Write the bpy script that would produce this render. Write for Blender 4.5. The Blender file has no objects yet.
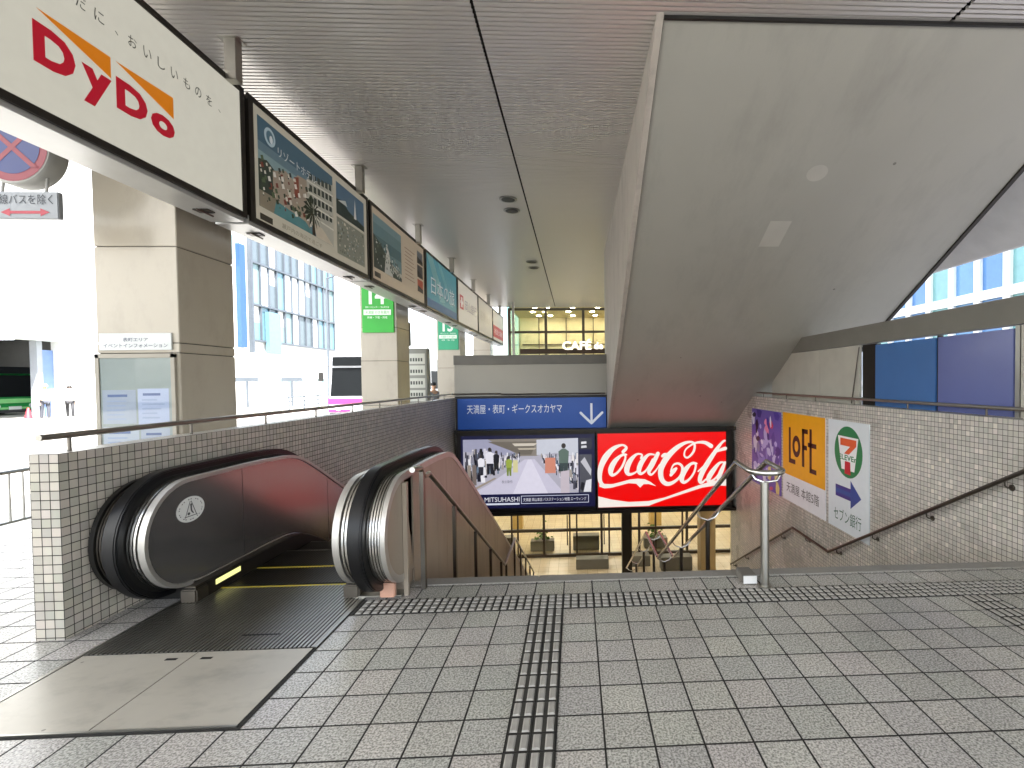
import bpy, bmesh, math, random
from mathutils import Vector, Matrix
random.seed(7)
S = bpy.context.scene
COL = S.collection
R = math.radians

# ------------------------------------------------------------------ camera
cam = bpy.data.cameras.new('camera'); camo = bpy.data.objects.new('camera', cam); COL.objects.link(camo)
yaw, pitch, roll = 0.0454123, -0.0237698, -0.0114195
fwd = Vector((math.sin(yaw)*math.cos(pitch), math.cos(yaw)*math.cos(pitch), math.sin(pitch)))
right = Vector((math.cos(yaw), -math.sin(yaw), 0)); up = right.cross(fwd)
cr, sr = math.cos(roll), math.sin(roll)
rr = cr*right + sr*up; uu = -sr*right + cr*up
M = Matrix((rr, uu, -fwd)).transposed().to_4x4(); M.translation = Vector((0, 0, 1.5))
camo.matrix_world = M
cam.sensor_width = 36; cam.lens = 36*484.013/1024
cam.shift_x = -85.645/1024; cam.shift_y = 8.114/1024
cam.clip_start = 0.05; cam.clip_end = 2000
S.camera = camo

# ------------------------------------------------------------------ sky, sun, exposure
w = bpy.data.worlds.new('World'); S.world = w; w.use_nodes = True
nt = w.node_tree
sky = nt.nodes.new('ShaderNodeTexSky'); sky.sky_type = 'NISHITA'; sky.sun_disc = False
SUN_EL, SUN_AZ = R(60), R(140)          # azimuth clockwise from +Y
sky.sun_elevation = SUN_EL; sky.sun_rotation = SUN_AZ
sky.air_density = 1.0; sky.dust_density = 2.5; sky.ozone_density = 1.0
bg = nt.nodes['Background']; bg.inputs['Strength'].default_value = 0.15
hsv = nt.nodes.new('ShaderNodeHueSaturation'); hsv.inputs['Saturation'].default_value = .55
nt.links.new(sky.outputs[0], hsv.inputs['Color']); nt.links.new(hsv.outputs[0], bg.inputs[0])
EU = 2**-2.65          # emission strengths below are given in display units
sl = bpy.data.lights.new('sun', 'SUN'); sl.energy = 5.0; sl.angle = R(0.5); sl.color = (1, .96, .9)
so = bpy.data.objects.new('sun', sl); COL.objects.link(so)
sd = Vector((math.sin(SUN_AZ)*math.cos(SUN_EL), math.cos(SUN_AZ)*math.cos(SUN_EL), math.sin(SUN_EL)))
so.rotation_euler = sd.to_track_quat('Z', 'Y').to_euler(); so.location = (0, 0, 60)
S.view_settings.view_transform = 'Standard'; S.view_settings.look = 'None'
S.view_settings.exposure = 2.65; S.view_settings.gamma = 1
S.view_settings.use_curve_mapping = False
try:
    S.cycles.max_bounces = 10; S.cycles.diffuse_bounces = 6; S.cycles.glossy_bounces = 5
    S.cycles.sample_clamp_indirect = 8
    S.cycles.caustics_reflective = False; S.cycles.caustics_refractive = False
except Exception: pass

# ------------------------------------------------------------------ helpers
def lin(h):
    if not isinstance(h, str): return (h[0], h[1], h[2], 1)
    h = h.lstrip('#'); o = []
    for i in (0, 2, 4):
        c = int(h[i:i+2], 16)/255
        o.append(c/12.92 if c <= .04045 else ((c+.055)/1.055)**2.4)
    return (*o, 1)
_m = {}
def pm(name, col, rough=.5, metal=0., var=.12, scale=3., bump=0., bscale=60., emit=0., spec=.5, rvar=.0, aniso=0.):
    """procedural material: base colour varied by two noise layers, optional bump"""
    if name in _m: return _m[name]
    m = bpy.data.materials.new(name); m.use_nodes = True; t = m.node_tree; N = t.nodes; L = t.links
    b = N['Principled BSDF']; c = lin(col)
    b.inputs['Roughness'].default_value = rough; b.inputs['Metallic'].default_value = metal
    b.inputs['Specular IOR Level'].default_value = spec
    g = N.new('ShaderNodeNewGeometry')
    n1 = N.new('ShaderNodeTexNoise'); n1.inputs['Scale'].default_value = scale; n1.inputs['Detail'].default_value = 6
    L.new(g.outputs['Position'], n1.inputs['Vector'])
    mr = N.new('ShaderNodeMapRange'); mr.inputs[1].default_value = .1; mr.inputs[2].default_value = .9
    mr.inputs[3].default_value = 1-var; mr.inputs[4].default_value = 1+var
    L.new(n1.outputs['Fac'], mr.inputs[0])
    mx = N.new('ShaderNodeVectorMath'); mx.operation = 'SCALE'; mx.inputs[0].default_value = c[:3]
    L.new(mr.outputs[0], mx.inputs['Scale']); L.new(mx.outputs[0], b.inputs['Base Color'])
    if rvar:
        m2 = N.new('ShaderNodeMapRange'); m2.inputs[1].default_value = .15; m2.inputs[2].default_value = .85
        m2.inputs[3].default_value = max(.02, rough-rvar); m2.inputs[4].default_value = rough+rvar
        L.new(n1.outputs['Fac'], m2.inputs[0]); L.new(m2.outputs[0], b.inputs['Roughness'])
    if bump:
        n2 = N.new('ShaderNodeTexNoise'); n2.inputs['Scale'].default_value = bscale; n2.inputs['Detail'].default_value = 4
        L.new(g.outputs['Position'], n2.inputs['Vector'])
        bp = N.new('ShaderNodeBump'); bp.inputs['Strength'].default_value = bump; bp.inputs['Distance'].default_value = .01
        L.new(n2.outputs['Fac'], bp.inputs['Height']); L.new(bp.outputs[0], b.inputs['Normal'])
    if emit:
        L.new(mx.outputs[0], b.inputs['Emission Color']); b.inputs['Emission Strength'].default_value = emit*EU
        d = N.new('ShaderNodeVectorMath'); d.operation = 'SCALE'; d.inputs['Scale'].default_value = max(.15, 1-emit*1.1)
        L.new(mx.outputs[0], d.inputs[0]); L.new(d.outputs[0], b.inputs['Base Color'])
    _m[name] = m; return m
def cm(h, emit=0., rough=.45):
    return pm('print_%s_%g_%g' % (h.strip('#'), emit, rough), h, rough, var=.05, scale=9, emit=emit)
def glass(name, col=(.9, .95, .95), rough=.02, alpha=.25):
    if name in _m: return _m[name]
    m = bpy.data.materials.new(name); m.use_nodes = True; t = m.node_tree; N = t.nodes; L = t.links
    out = N['Material Output']; N.remove(N['Principled BSDF'])
    tr = N.new('ShaderNodeBsdfTransparent'); tr.inputs[0].default_value = (*col, 1)
    gl = N.new('ShaderNodeBsdfGlossy'); gl.inputs['Roughness'].default_value = rough
    fr = N.new('ShaderNodeFresnel'); fr.inputs[0].default_value = 1.5
    mx = N.new('ShaderNodeMixShader'); ge = N.new('ShaderNodeNewGeometry'); ml = N.new('ShaderNodeMath'); ml.operation = 'SUBTRACT'; ml.use_clamp = True; L.new(fr.outputs[0], ml.inputs[0]); L.new(ge.outputs['Backfacing'], ml.inputs[1]); L.new(ml.outputs[0], mx.inputs[0]); L.new(tr.outputs[0], mx.inputs[1]); L.new(gl.outputs[0], mx.inputs[2])
    L.new(mx.outputs[0], out.inputs[0]); _m[name] = m; return m

def grid_mat(name, pitch, off, g, col, grout, rough, tilevar=.1, tint=0., bright=0., speck=0., bump=.5, gdark=.5, dirt=.15, spec=.5, gum=0):
    """square tiles on any axis-aligned face, from world position"""
    m = bpy.data.materials.new(name); m.use_nodes = True; t = m.node_tree; N = t.nodes; L = t.links
    b = N['Principled BSDF']; b.inputs['Specular IOR Level'].default_value = spec
    ge = N.new('ShaderNodeNewGeometry')
    def VM(op, a, bb=None):
        n = N.new('ShaderNodeVectorMath'); n.operation = op
        for i, v in enumerate((a, bb)):
            if v is None: continue
            if isinstance(v, tuple): n.inputs[i].default_value = v
            else: L.new(v, n.inputs[i])
        return n.outputs[0]
    def MA(op, a, bb=None, cc=None):
        n = N.new('ShaderNodeMath'); n.operation = op
        for i, v in enumerate((a, bb, cc)):
            if v is None: continue
            if isinstance(v, (int, float)): n.inputs[i].default_value = v
            else: L.new(v, n.inputs[i])
        return n.outputs[0]
    nabs = VM('ABSOLUTE', ge.outputs['True Normal'])
    p = VM('DIVIDE', VM('SUBTRACT', ge.outputs['Position'], off), (pitch, pitch, pitch))
    sn = N.new('ShaderNodeSeparateXYZ'); L.new(nabs, sn.inputs[0])
    fr = N.new('ShaderNodeSeparateXYZ'); L.new(VM('FRACTION', p), fr.inputs[0])
    fl = N.new('ShaderNodeSeparateXYZ'); L.new(VM('FLOOR', p), fl.inputs[0])
    hv = None; comb = N.new('ShaderNodeCombineXYZ')
    for i in range(3):
        inpl = MA('LESS_THAN', sn.outputs[i], .5)
        d = MA('ABSOLUTE', MA('SUBTRACT', fr.outputs[i], .5))           # .5 at joint
        sm = N.new('ShaderNodeMapRange'); sm.interpolation_type = 'SMOOTHSTEP'
        sm.inputs[1].default_value = .5-g*1.1; sm.inputs[2].default_value = .5-g*.55; L.new(d, sm.inputs[0])
        ln = MA('MULTIPLY', sm.outputs[0], inpl)
        hv = ln if hv is None else MA('MAXIMUM', hv, ln)
        L.new(MA('MULTIPLY', fl.outputs[i], inpl), comb.inputs[i])
    wn = N.new('ShaderNodeTexWhiteNoise'); wn.noise_dimensions = '3D'; L.new(comb.outputs[0], wn.inputs[0])
    ns = N.new('ShaderNodeTexNoise'); ns.inputs['Scale'].default_value = 1.3; ns.inputs['Detail'].default_value = 7
    L.new(ge.outputs['Position'], ns.inputs['Vector'])
    val = MA('ADD', MA('MULTIPLY', MA('SUBTRACT', wn.outputs[0], .5), 2*tilevar), 1.)
    val = MA('MULTIPLY', val, MA('ADD', 1-dirt*.5, MA('MULTIPLY', MA('SUBTRACT', ns.outputs['Fac'], .5), dirt*3)))
    if bright:
        val = MA('ADD', val, MA('MULTIPLY', MA('GREATER_THAN', wn.outputs[0], .94), bright))
    rs = rough
    if speck:
        sp = N.new('ShaderNodeTexNoise'); sp.inputs['Scale'].default_value = 105; sp.inputs['Detail'].default_value = 3
        L.new(ge.outputs['Position'], sp.inputs['Vector'])
        sm = N.new('ShaderNodeMapRange'); sm.inputs[1].default_value = .38; sm.inputs[2].default_value = .60
        sm.inputs[3].default_value = 1-speck; sm.inputs[4].default_value = 1+speck*.55
        L.new(sp.outputs['Fac'], sm.inputs[0]); val = MA('MULTIPLY', val, sm.outputs[0])
        sp2 = N.new('ShaderNodeTexVoronoi'); sp2.inputs['Scale'].default_value = 75; L.new(ge.outputs['Position'], sp2.inputs['Vector'])
        pit = MA('LESS_THAN', sp2.outputs['Distance'], .25)
        val = MA('MULTIPLY', val, MA('SUBTRACT', 1., MA('MULTIPLY', pit, .35)))
    if gum:
        gv = N.new('ShaderNodeTexVoronoi'); gv.inputs['Scale'].default_value = 1.7; gv.inputs['Randomness'].default_value = 1; L.new(ge.outputs['Position'], gv.inputs['Vector'])
        val = MA('MULTIPLY', val, MA('SUBTRACT', 1., MA('MULTIPLY', MA('LESS_THAN', gv.outputs['Distance'], .028), .45)))
        st = N.new('ShaderNodeTexNoise'); st.inputs['Scale'].default_value = 4.5; st.inputs['Detail'].default_value = 8; st.inputs['Roughness'].default_value = .7; L.new(ge.outputs['Position'], st.inputs['Vector'])
        sr_ = N.new('ShaderNodeMapRange'); sr_.inputs[1].default_value = .56; sr_.inputs[2].default_value = .78; sr_.inputs[3].default_value = 1.; sr_.inputs[4].default_value = .84; L.new(st.outputs['Fac'], sr_.inputs[0]); val = MA('MULTIPLY', val, sr_.outputs[0])
    base = N.new('ShaderNodeVectorMath'); base.operation = 'SCALE'; base.inputs[0].default_value = lin(col)[:3]; L.new(val, base.inputs['Scale'])
    cout = base.outputs[0]
    if tint:
        hs = N.new('ShaderNodeMixRGB'); hs.blend_type = 'MULTIPLY'; hs.inputs[0].default_value = tint
        L.new(cout, hs.inputs[1]); L.new(wn.outputs['Color'], hs.inputs[2]); 
        gm = N.new('ShaderNodeVectorMath'); gm.operation = 'SCALE'; gm.inputs['Scale'].default_value = 1/(1-tint*.5); L.new(hs.outputs[0], gm.inputs[0]); cout = gm.outputs[0]
    mx = N.new('ShaderNodeMixRGB'); L.new(hv, mx.inputs[0]); L.new(cout, mx.inputs[1]); mx.inputs[2].default_value = lin(grout)
    L.new(mx.outputs[0], b.inputs['Base Color'])
    ro = MA('ADD', MA('MULTIPLY', hv, .9-rough), MA('ADD', rough-.06, MA('MULTIPLY', ns.outputs['Fac'], .12)))
    L.new(ro, b.inputs['Roughness'])
    h = MA('SUBTRACT', 1., hv)
    if speck: h = MA('ADD', h, MA('MULTIPLY', sp.outputs['Fac'], .35))
    bp = N.new('ShaderNodeBump'); bp.inputs['Strength'].default_value = bump; bp.inputs['Distance'].default_value = .004
    L.new(h, bp.inputs['Height']); L.new(bp.outputs[0], b.inputs['Normal'])
    _m[name] = m; return m

class MB:
    def __init__(s): s.v = []; s.f = []; s.mi = []; s.mats = []; s.sm = []
    def m(s, mat):
        if mat not in s.mats: s.mats.append(mat)
        return s.mats.index(mat)
    def add(s, v, f, mat, smooth=False):
        o = len(s.v); s.v += [Vector(x) for x in v]; i = s.m(mat)
        for q in f: s.f.append([o+k for k in q]); s.mi.append(i); s.sm.append(smooth)
        return s
    def box(s, x0, x1, y0, y1, z0, z1, mat):
        v = [(x, y, z) for z in (z0, z1) for y in (y0, y1) for x in (x0, x1)]
        return s.add(v, [(0, 2, 3, 1), (4, 5, 7, 6), (0, 1, 5, 4), (2, 6, 7, 3), (0, 4, 6, 2), (1, 3, 7, 5)], mat)
    def prism(s, pts, a, mat, axis='x', b=None):
        """2D polygon (in the plane across axis) extruded from a to b"""
        if b is None: b = a
        def P(p, c): return {'x': (c, p[0], p[1]), 'y': (p[0], c, p[1]), 'z': (p[0], p[1], c)}[axis]
        n = len(pts)
        if a == b: return s.add([P(p, a) for p in pts], [list(range(n))], mat)
        v = [P(p, a) for p in pts]+[P(p, b) for p in pts]
        f = [list(range(n))[::-1], list(range(n, 2*n))]+[(i, (i+1) % n, n+(i+1) % n, n+i) for i in range(n)]
        return s.add(v, f, mat)
    def tube(s, path, r, mat, seg=10, cap=True, closed=False, sq=None):
        path = [Vector(p) for p in path]; n = len(path); rings = []
        prev = None
        for i, p in enumerate(path):
            if closed: d = (path[(i+1) % n]-path[i-1])
            else: d = path[min(i+1, n-1)]-path[max(i-1, 0)]
            d.normalize()
            ref = Vector((0, 0, 1)) if abs(d.z) < .95 else Vector((1, 0, 0))
            if prev is None: a = d.cross(ref).normalized()
            else: a = (prev-d*prev.dot(d)).normalized()
            prev = a; b = d.cross(a); ri = r[i] if isinstance(r, (list, tuple)) else r
            rings.append([p+(a*math.cos(t)+b*math.sin(t)*(sq or 1))*ri for t in [2*math.pi*k/seg for k in range(seg)]])
        v = [q for g in rings for q in g]; f = []
        m = n if closed else n-1
        for i in range(m):
            j = (i+1) % n
            for k in range(seg): f.append((i*seg+k, i*seg+(k+1) % seg, j*seg+(k+1) % seg, j*seg+k))
        if cap and not closed: f += [list(range(seg))[::-1], list(range((n-1)*seg, n*seg))]
        return s.add(v, f, mat, True)
    def lathe(s, c, axis, prof, mat, seg=28):
        """prof: (radius, height) rows about axis through c"""
        v = []; f = []
        for (r, h) in prof:
            for k in range(seg):
                t = 2*math.pi*k/seg; a, b = r*math.cos(t), r*math.sin(t)
                v.append({'z': (c[0]+a, c[1]+b, c[2]+h), 'y': (c[0]+a, c[1]+h, c[2]+b), 'x': (c[0]+h, c[1]+a, c[2]+b)}[axis])
        for i in range(len(prof)-1):
            for k in range(seg): f.append((i*seg+k, i*seg+(k+1) % seg, (i+1)*seg+(k+1) % seg, (i+1)*seg+k))
        f.append(list(range(seg))[::-1]); f.append(list(range((len(prof)-1)*seg, len(prof)*seg)))
        return s.add(v, f, mat, True)
    def build(s, name, parent=None, bevel=0., label=None, loc=None):
        me = bpy.data.meshes.new(name)
        if parent is not None: o0 = root_loc(parent)
        else:
            xs = [p.x for p in s.v]; ys = [p.y for p in s.v]; zs = [p.z for p in s.v]
            o0 = Vector(loc) if loc else Vector(((min(xs)+max(xs))/2, (min(ys)+max(ys))/2, min(zs)))
        me.from_pydata([tuple(p-o0) for p in s.v], [], s.f)
        for m in s.mats: me.materials.append(m)
        for p, i, sm in zip(me.polygons, s.mi, s.sm): p.material_index = i; p.use_smooth = sm
        bm = bmesh.new(); bm.from_mesh(me)
        bmesh.ops.recalc_face_normals(bm, faces=bm.faces) if not getattr(s, 'keep', False) else None
        if bevel:
            es = [e for e in bm.edges if len(e.link_faces) == 2 and e.calc_face_angle(0) > .6]
            bmesh.ops.bevel(bm, geom=es, offset=bevel, segments=2, affect='EDGES', clamp_overlap=True)
        bm.to_mesh(me); bm.free()
        try: me.set_sharp_from_angle(angle=R(40))
        except Exception: pass
        o = bpy.data.objects.new(name, me); COL.objects.link(o)
        if parent is not None: o.parent = parent
        else: o.location = o0
        if label: o['label'] = label
        return o
def root_loc(o):
    v = Vector((0, 0, 0))
    while o is not None: v = v+o.location; o = o.parent
    return v
def tag(o, label, cat, group=None):
    o['label'] = label; o['category'] = cat
    if group: o['group'] = group
    return o
def thing(name, loc, label, cat, group=None):
    o = bpy.data.objects.new(name, None); COL.objects.link(o); o.location = loc; o.empty_display_size = .2
    return tag(o, label, cat, group)
def struct(o): o['kind'] = 'structure'; return o

class Pl:
    """a flat face: origin, u (to the right), v (up), n (towards the viewer)"""
    def __init__(s, o, u, v): s.o = Vector(o); s.u = Vector(u); s.v = Vector(v); s.n = s.u.cross(s.v)
    def p(s, a, b, d=0): return s.o+s.u*a+s.v*b+s.n*d
    def poly(s, mb, pts, d, mat): s_ = [s.p(a, b, d) for a, b in pts]; mb.keep = True; return mb.add(s_, [list(range(len(pts)))], mat)
    def rect(s, mb, a0, a1, b0, b1, d, mat): return s.poly(mb, [(a0, b0), (a1, b0), (a1, b1), (a0, b1)], d, mat)
    def ell(s, mb, a, b, ra, rb, d, mat, n=40): return s.poly(mb, [(a+ra*math.cos(2*math.pi*k/n), b+rb*math.sin(2*math.pi*k/n)) for k in range(n)], d, mat)
    def stroke(s, mb, pts, d, mat, wscale=1.):
        """smooth brush stroke through (a,b,width) points"""
        P = []
        n = len(pts)
        for i in range(n-1):
            p0 = pts[max(i-1, 0)]; p1 = pts[i]; p2 = pts[i+1]; p3 = pts[min(i+2, n-1)]
            for k in range(6):
                t = k/6
                P.append([.5*((2*p1[j])+(-p0[j]+p2[j])*t+(2*p0[j]-5*p1[j]+4*p2[j]-p3[j])*t*t+(-p0[j]+3*p1[j]-3*p2[j]+p3[j])*t**3) for j in range(3)])
        P.append(list(pts[-1])); v = []
        for i, q in enumerate(P):
            a = P[max(i-1, 0)]; b = P[min(i+1, len(P)-1)]
            dx, dy = b[0]-a[0], b[1]-a[1]; l = math.hypot(dx, dy) or 1
            nx, ny = -dy/l, dx/l; h = max(q[2], .001)*.5*wscale
            v += [s.p(q[0]+nx*h, q[1]+ny*h, d), s.p(q[0]-nx*h, q[1]-ny*h, d)]
        mb.keep = True
        mb.add(v, [(2*i, 2*i+1, 2*i+3, 2*i+2) for i in range(len(P)-1)], mat)
        for q in (P[0], P[-1]): s.ell(mb, q[0], q[1], q[2]*.5*wscale, q[2]*.5*wscale, d, mat, 12)
def text(pl, s, a0, a1, b0, b1, d, mat, parent, name='lettering', bold=0., ext=.0, keepw=False):
    c = bpy.data.curves.new('t', 'FONT'); c.body = s; c.offset = bold; c.extrude = 0; c.resolution_u = 3
    o = bpy.data.objects.new('t', c); COL.objects.link(o)
    bpy.context.view_layer.update(); dg = bpy.context.evaluated_depsgraph_get()
    me = bpy.data.meshes.new_from_object(o.evaluated_get(dg)); bpy.data.objects.remove(o); bpy.data.curves.remove(c)
    vs = [v.co.copy() for v in me.vertices]
    if not vs: return None
    x0 = min(v.x for v in vs); x1 = max(v.x for v in vs); y0 = min(v.y for v in vs); y1 = max(v.y for v in vs)
    sy = (b1-b0)/(y1-y0); sx = (a1-a0)/(x1-x0)
    if keepw: sx = sy; 
    mb = MB(); mb.keep = True
    V = [pl.p(a0+(v.x-x0)*sx, b0+(v.y-y0)*sy, d+ext) for v in vs]
    F = [list(p.vertices) for p in me.polygons]
    mb.add(V, F, mat)
    bpy.data.meshes.remove(me)
    if parent is None: return mb
    return mb.build(name, parent)

# ------------------------------------------------------------------ materials
def stain(m, amt=.25, sc=2.2, stretch=(1, .25, .25), dots=0):
    t_ = m.node_tree; N = t_.nodes; L = t_.links; b = N['Principled BSDF']; src = b.inputs['Base Color'].links[0].from_socket
    g = N.new('ShaderNodeNewGeometry'); mp = N.new('ShaderNodeMapping'); mp.inputs['Scale'].default_value = stretch; L.new(g.outputs['Position'], mp.inputs[0])
    n = N.new('ShaderNodeTexNoise'); n.inputs['Scale'].default_value = sc; n.inputs['Detail'].default_value = 9; n.inputs['Roughness'].default_value = .68; L.new(mp.outputs[0], n.inputs['Vector'])
    a = N.new('ShaderNodeMapRange'); a.inputs[1].default_value = .5; a.inputs[2].default_value = .78; a.inputs[3].default_value = 1; a.inputs[4].default_value = 1-amt; L.new(n.outputs['Fac'], a.inputs[0])
    f = a.outputs[0]
    if dots:
        v = N.new('ShaderNodeTexVoronoi'); v.inputs['Scale'].default_value = dots; L.new(g.outputs['Position'], v.inputs['Vector'])
        k1 = N.new('ShaderNodeMath'); k1.operation = 'LESS_THAN'; k1.inputs[1].default_value = .035; L.new(v.outputs['Distance'], k1.inputs[0])
        k2 = N.new('ShaderNodeMath'); k2.operation = 'MULTIPLY_ADD'; k2.inputs[1].default_value = -.55; k2.inputs[2].default_value = 1; L.new(k1.outputs[0], k2.inputs[0])
        k3 = N.new('ShaderNodeMath'); k3.operation = 'MULTIPLY'; L.new(k2.outputs[0], k3.inputs[0]); L.new(f, k3.inputs[1]); f = k3.outputs[0]
    m_ = N.new('ShaderNodeVectorMath'); m_.operation = 'SCALE'; L.new(src, m_.inputs[0]); L.new(f, m_.inputs['Scale']); L.new(m_.outputs[0], b.inputs['Base Color'])
TILE = .205038
floor_m = grid_mat('granite_floor_tiles', TILE, (-.1018, 1.934, .5), .027, '#b9b6ae', '#191713', .25, tilevar=.07, tint=.04, speck=.44, bump=.5, dirt=.16, gum=1)
mosaic_l = grid_mat('grey_mosaic', .0546, (-3.04, 2.975, 1.105), .052, '#b6b0a4', '#2b2823', .34, tilevar=.14, tint=.05, bump=.7)
mosaic_r = grid_mat('pale_mosaic', .0546, (4.05, 3.7, 1.10), .050, '#d3cec5', '#45413b', .28, tilevar=.10, tint=.04, bright=.14, bump=.7)
lower_floor = grid_mat('warm_lower_tiles', .3, (0, 0, 0), .012, '#b9a88a', '#6d604a', .35, tilevar=.06, bump=.3)
tact_m = pm('tactile_stone', '#9f9c95', .40, var=.2, scale=25, bump=.4, bscale=220)
tact_base = pm('tactile_base', '#34332f', .7, var=.15, scale=30)
joint_m = pm('black_joint', '#1a1916', .9)
alu = pm('ceiling_aluminium', '#d2cfcb', .34, metal=.45, var=.07, scale=.35, rvar=.05)
alu_dark = pm('dark_gap', '#12110f', .8)
trimm = pm('dull_trim', '#bdbab4', .42, metal=.75, var=.12, scale=8)
chrome = pm('brushed_steel', '#c9c8c4', .24, metal=1, var=.08, scale=8)
steel = pm('satin_steel', '#a8a69f', .34, metal=1, var=.10, scale=6)
dsteel = pm('dark_steel', '#6c6760', .36, metal=1, var=.12, scale=4)
mirror_dark = pm('dark_mirror_steel', '#8f8d8b', .20, metal=.78, var=.05, scale=1.5)
clad_m = pm('brown_steel_cladding', '#a39889', .42, metal=.4, var=.10, scale=2); stain(clad_m, .3, 4, (1, 1, .2))
rubber = pm('black_rubber', '#0e0e10', .34, var=.2, scale=6, spec=.35)
black = pm('black_paint', '#141311', .5)
frame_m = pm('bronze_frame', '#2b2722', .42, metal=.4)
white_pl = pm('white_plate', '#d8d8d6', .5)
soffit_m = pm('painted_soffit', '#a5a49c', .42, var=.10, scale=.8, bump=.12, bscale=9)
stain(soffit_m, .20, 1.6, (1, .35, .35), dots=1.6)
concrete = pm('pale_concrete', '#b5aea5', .75, var=.08, scale=2.5, bump=.15, bscale=40); stain(concrete, .3, 3, (1, 1, .3))
stone = pm('beige_stone', '#aba394', .24, var=.06, scale=1.5); stain(stone, .14, 3.5, (1, 1, .5))
stone2 = pm('grey_parapet_panel', '#a8a59c', .5, var=.05, scale=1.5)
asph = pm('asphalt', '#8a8987', .9, var=.15, scale=4, bump=.4, bscale=90)

# ------------------------------------------------------------------ ground
FY0, FY1 = 3.69, 12.3
mb = MB(); z = 0
for x0, x1, y0, y1 in ((-8.2, 7.4, -9, .5), (-8.2, 4.6, .5, FY0), (-8.2, -3.05, FY0, 40), (4.06, 4.6, FY0, 40), (-3.05, 4.06, 12.45, 40)):
    mb.add([(x0, y0, 0), (x1, y0, 0), (x1, y1, 0), (x0, y1, 0)], [(0, 1, 2, 3)], floor_m)
struct(mb.build('pavement', loc=(0, 0, 0)))
mb = MB(); mb.box(-8.35, -8.2, -9, 40, -.3, .004, concrete); mb.box(7.4, 7.55, -9, .5, -.3, .004, concrete); mb.box(4.6, 4.7, .5, 40, -.3, .004, concrete)  # last kerb edges the added dark ground, out of view
struct(mb.build('kerb'))
mb = MB()                                                        # street: flat lane, then falling slightly to the far side
for xs in (((-8.35, -.15), (-14, -.15), (-25, -.15), (-400, -.15)),):
    for (xa, za), (xb, zb) in zip(xs, xs[1:]):
        mb.add([(xa, -300, za), (xa, 500, za), (xb, 500, zb), (xb, -300, zb)], [(0, 1, 2, 3)], asph)
mb.add([(4.6, .5, -.15), (7.55, .5, -.15), (7.55, 40, -.15), (4.6, 40, -.15)], [(0, 1, 2, 3)], pm('low_bounce_asphalt', '#45454a', .9, var=.15, scale=4))  # unseen ground, added dark to cut light bounced onto the soffit
mb.add([(7.55, -300, -.15), (400, -300, -.15), (400, 500, -.15), (7.55, 500, -.15)], [(0, 1, 2, 3)], pm('low_bounce_asphalt', '#45454a', .9, var=.15, scale=4))  # rest of the right-hand ground, darkened to bounce less light
mb.add([(-8.35, -300, -.15), (7.55, -300, -.15), (7.55, -9, -.15), (-8.35, -9, -.15)], [(0, 1, 2, 3)], asph)
mb.add([(-8.35, 40, -.15), (7.55, 40, -.15), (7.55, 500, -.15), (-8.35, 500, -.15)], [(0, 1, 2, 3)], asph)
struct(mb.build('road', loc=(0, 0, 0)))
mb = MB(); lane = pm('road_paint', '#d8d8d4', .7)
for y in range(-10, 90, 6): mb.box(-12.1, -11.95, y, y+3.4, -.146, -.142, lane)
mb.box(-8.9, -8.75, -9, 90, -.146, -.142, lane)
struct(mb.build('road_marking', loc=(0, 0, 0)))

# stair edge nosing
mb = MB(); nose = pm('granite_nosing', '#8c8983', .4, var=.12, scale=40)
x = -1.2
while x < 4.04:
    mb.box(x, min(x+.9, 4.045), 3.60, 3.715, -.15, .005, nose); x += .904
struct(mb.build('stair_edge'))

# tactile paving
def bump_bar(mb, x0, x1, y0, y1, z, h, mat):
    i = .006
    v = [(x0, y0, z), (x1, y0, z), (x1, y1, z), (x0, y1, z), (x0+i, y0+i, z+h), (x1-i, y0+i, z+h), (x1-i, y1-i, z+h), (x0+i, y1-i, z+h)]
    mb.add(v, [(4, 5, 6, 7), (0, 1, 5, 4), (1, 2, 6, 5), (2, 3, 7, 6), (3, 0, 4, 7)], mat)
def bar_strip(x0, y0, y1, name):
    mb = MB(); W = .2084
    mb.box(x0, x0+W, y0, y1, -.02, .003, tact_base)
    y = y1-.1025
    while y > y0-.01:
        for k in range(4):
            cx = x0+W*(k+.5)/4
            bump_bar(mb, cx-.0165, cx+.0165, y+.008, y+.0945, .003, .006, tact_m)
        y -= .10252
    for xx in (x0, x0+W/2, x0+W): mb.box(xx-.0025, xx+.0025, y0, y1, .003, .0042, joint_m)
    y = y1
    while y > y0: mb.box(x0, x0+W, y-.002, y+.002, .0031, .0040, joint_m); y -= .10252
    return struct(mb.build(name))
YT0 = 1.934+6*TILE; YT1 = YT0+.2084
bar_strip(-.1018-.2084, -1.0, YT0-.001, 'tactile_paving')
bar_strip(2.62, -1.0, YT0-.001, 'tactile_paving')
mb = MB(); mb.box(-1.49, 5.9, YT0, YT1, -.02, .003, tact_base)
x = -.1018-.2084-.1042*11
while x < 5.9:
    for r in range(2):
        y = YT0+r*.1042
        for i in range(2):
            for j in range(2):
                cx = x+.0265+i*.0512; cy = y+.0265+j*.0512
                bump_bar(mb, cx-.019, cx+.019, cy-.019, cy+.019, .003, .006, tact_m)
    mb.box(x-.0025, x+.0025, YT0, YT1, .003, .0042, joint_m)
    x += .1042
for y in (YT0, YT0+.1042, YT1): mb.box(-1.49, 5.9, y-.0025, y+.0025, .0031, .0043, joint_m)
struct(mb.build('tactile_paving'))

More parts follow.
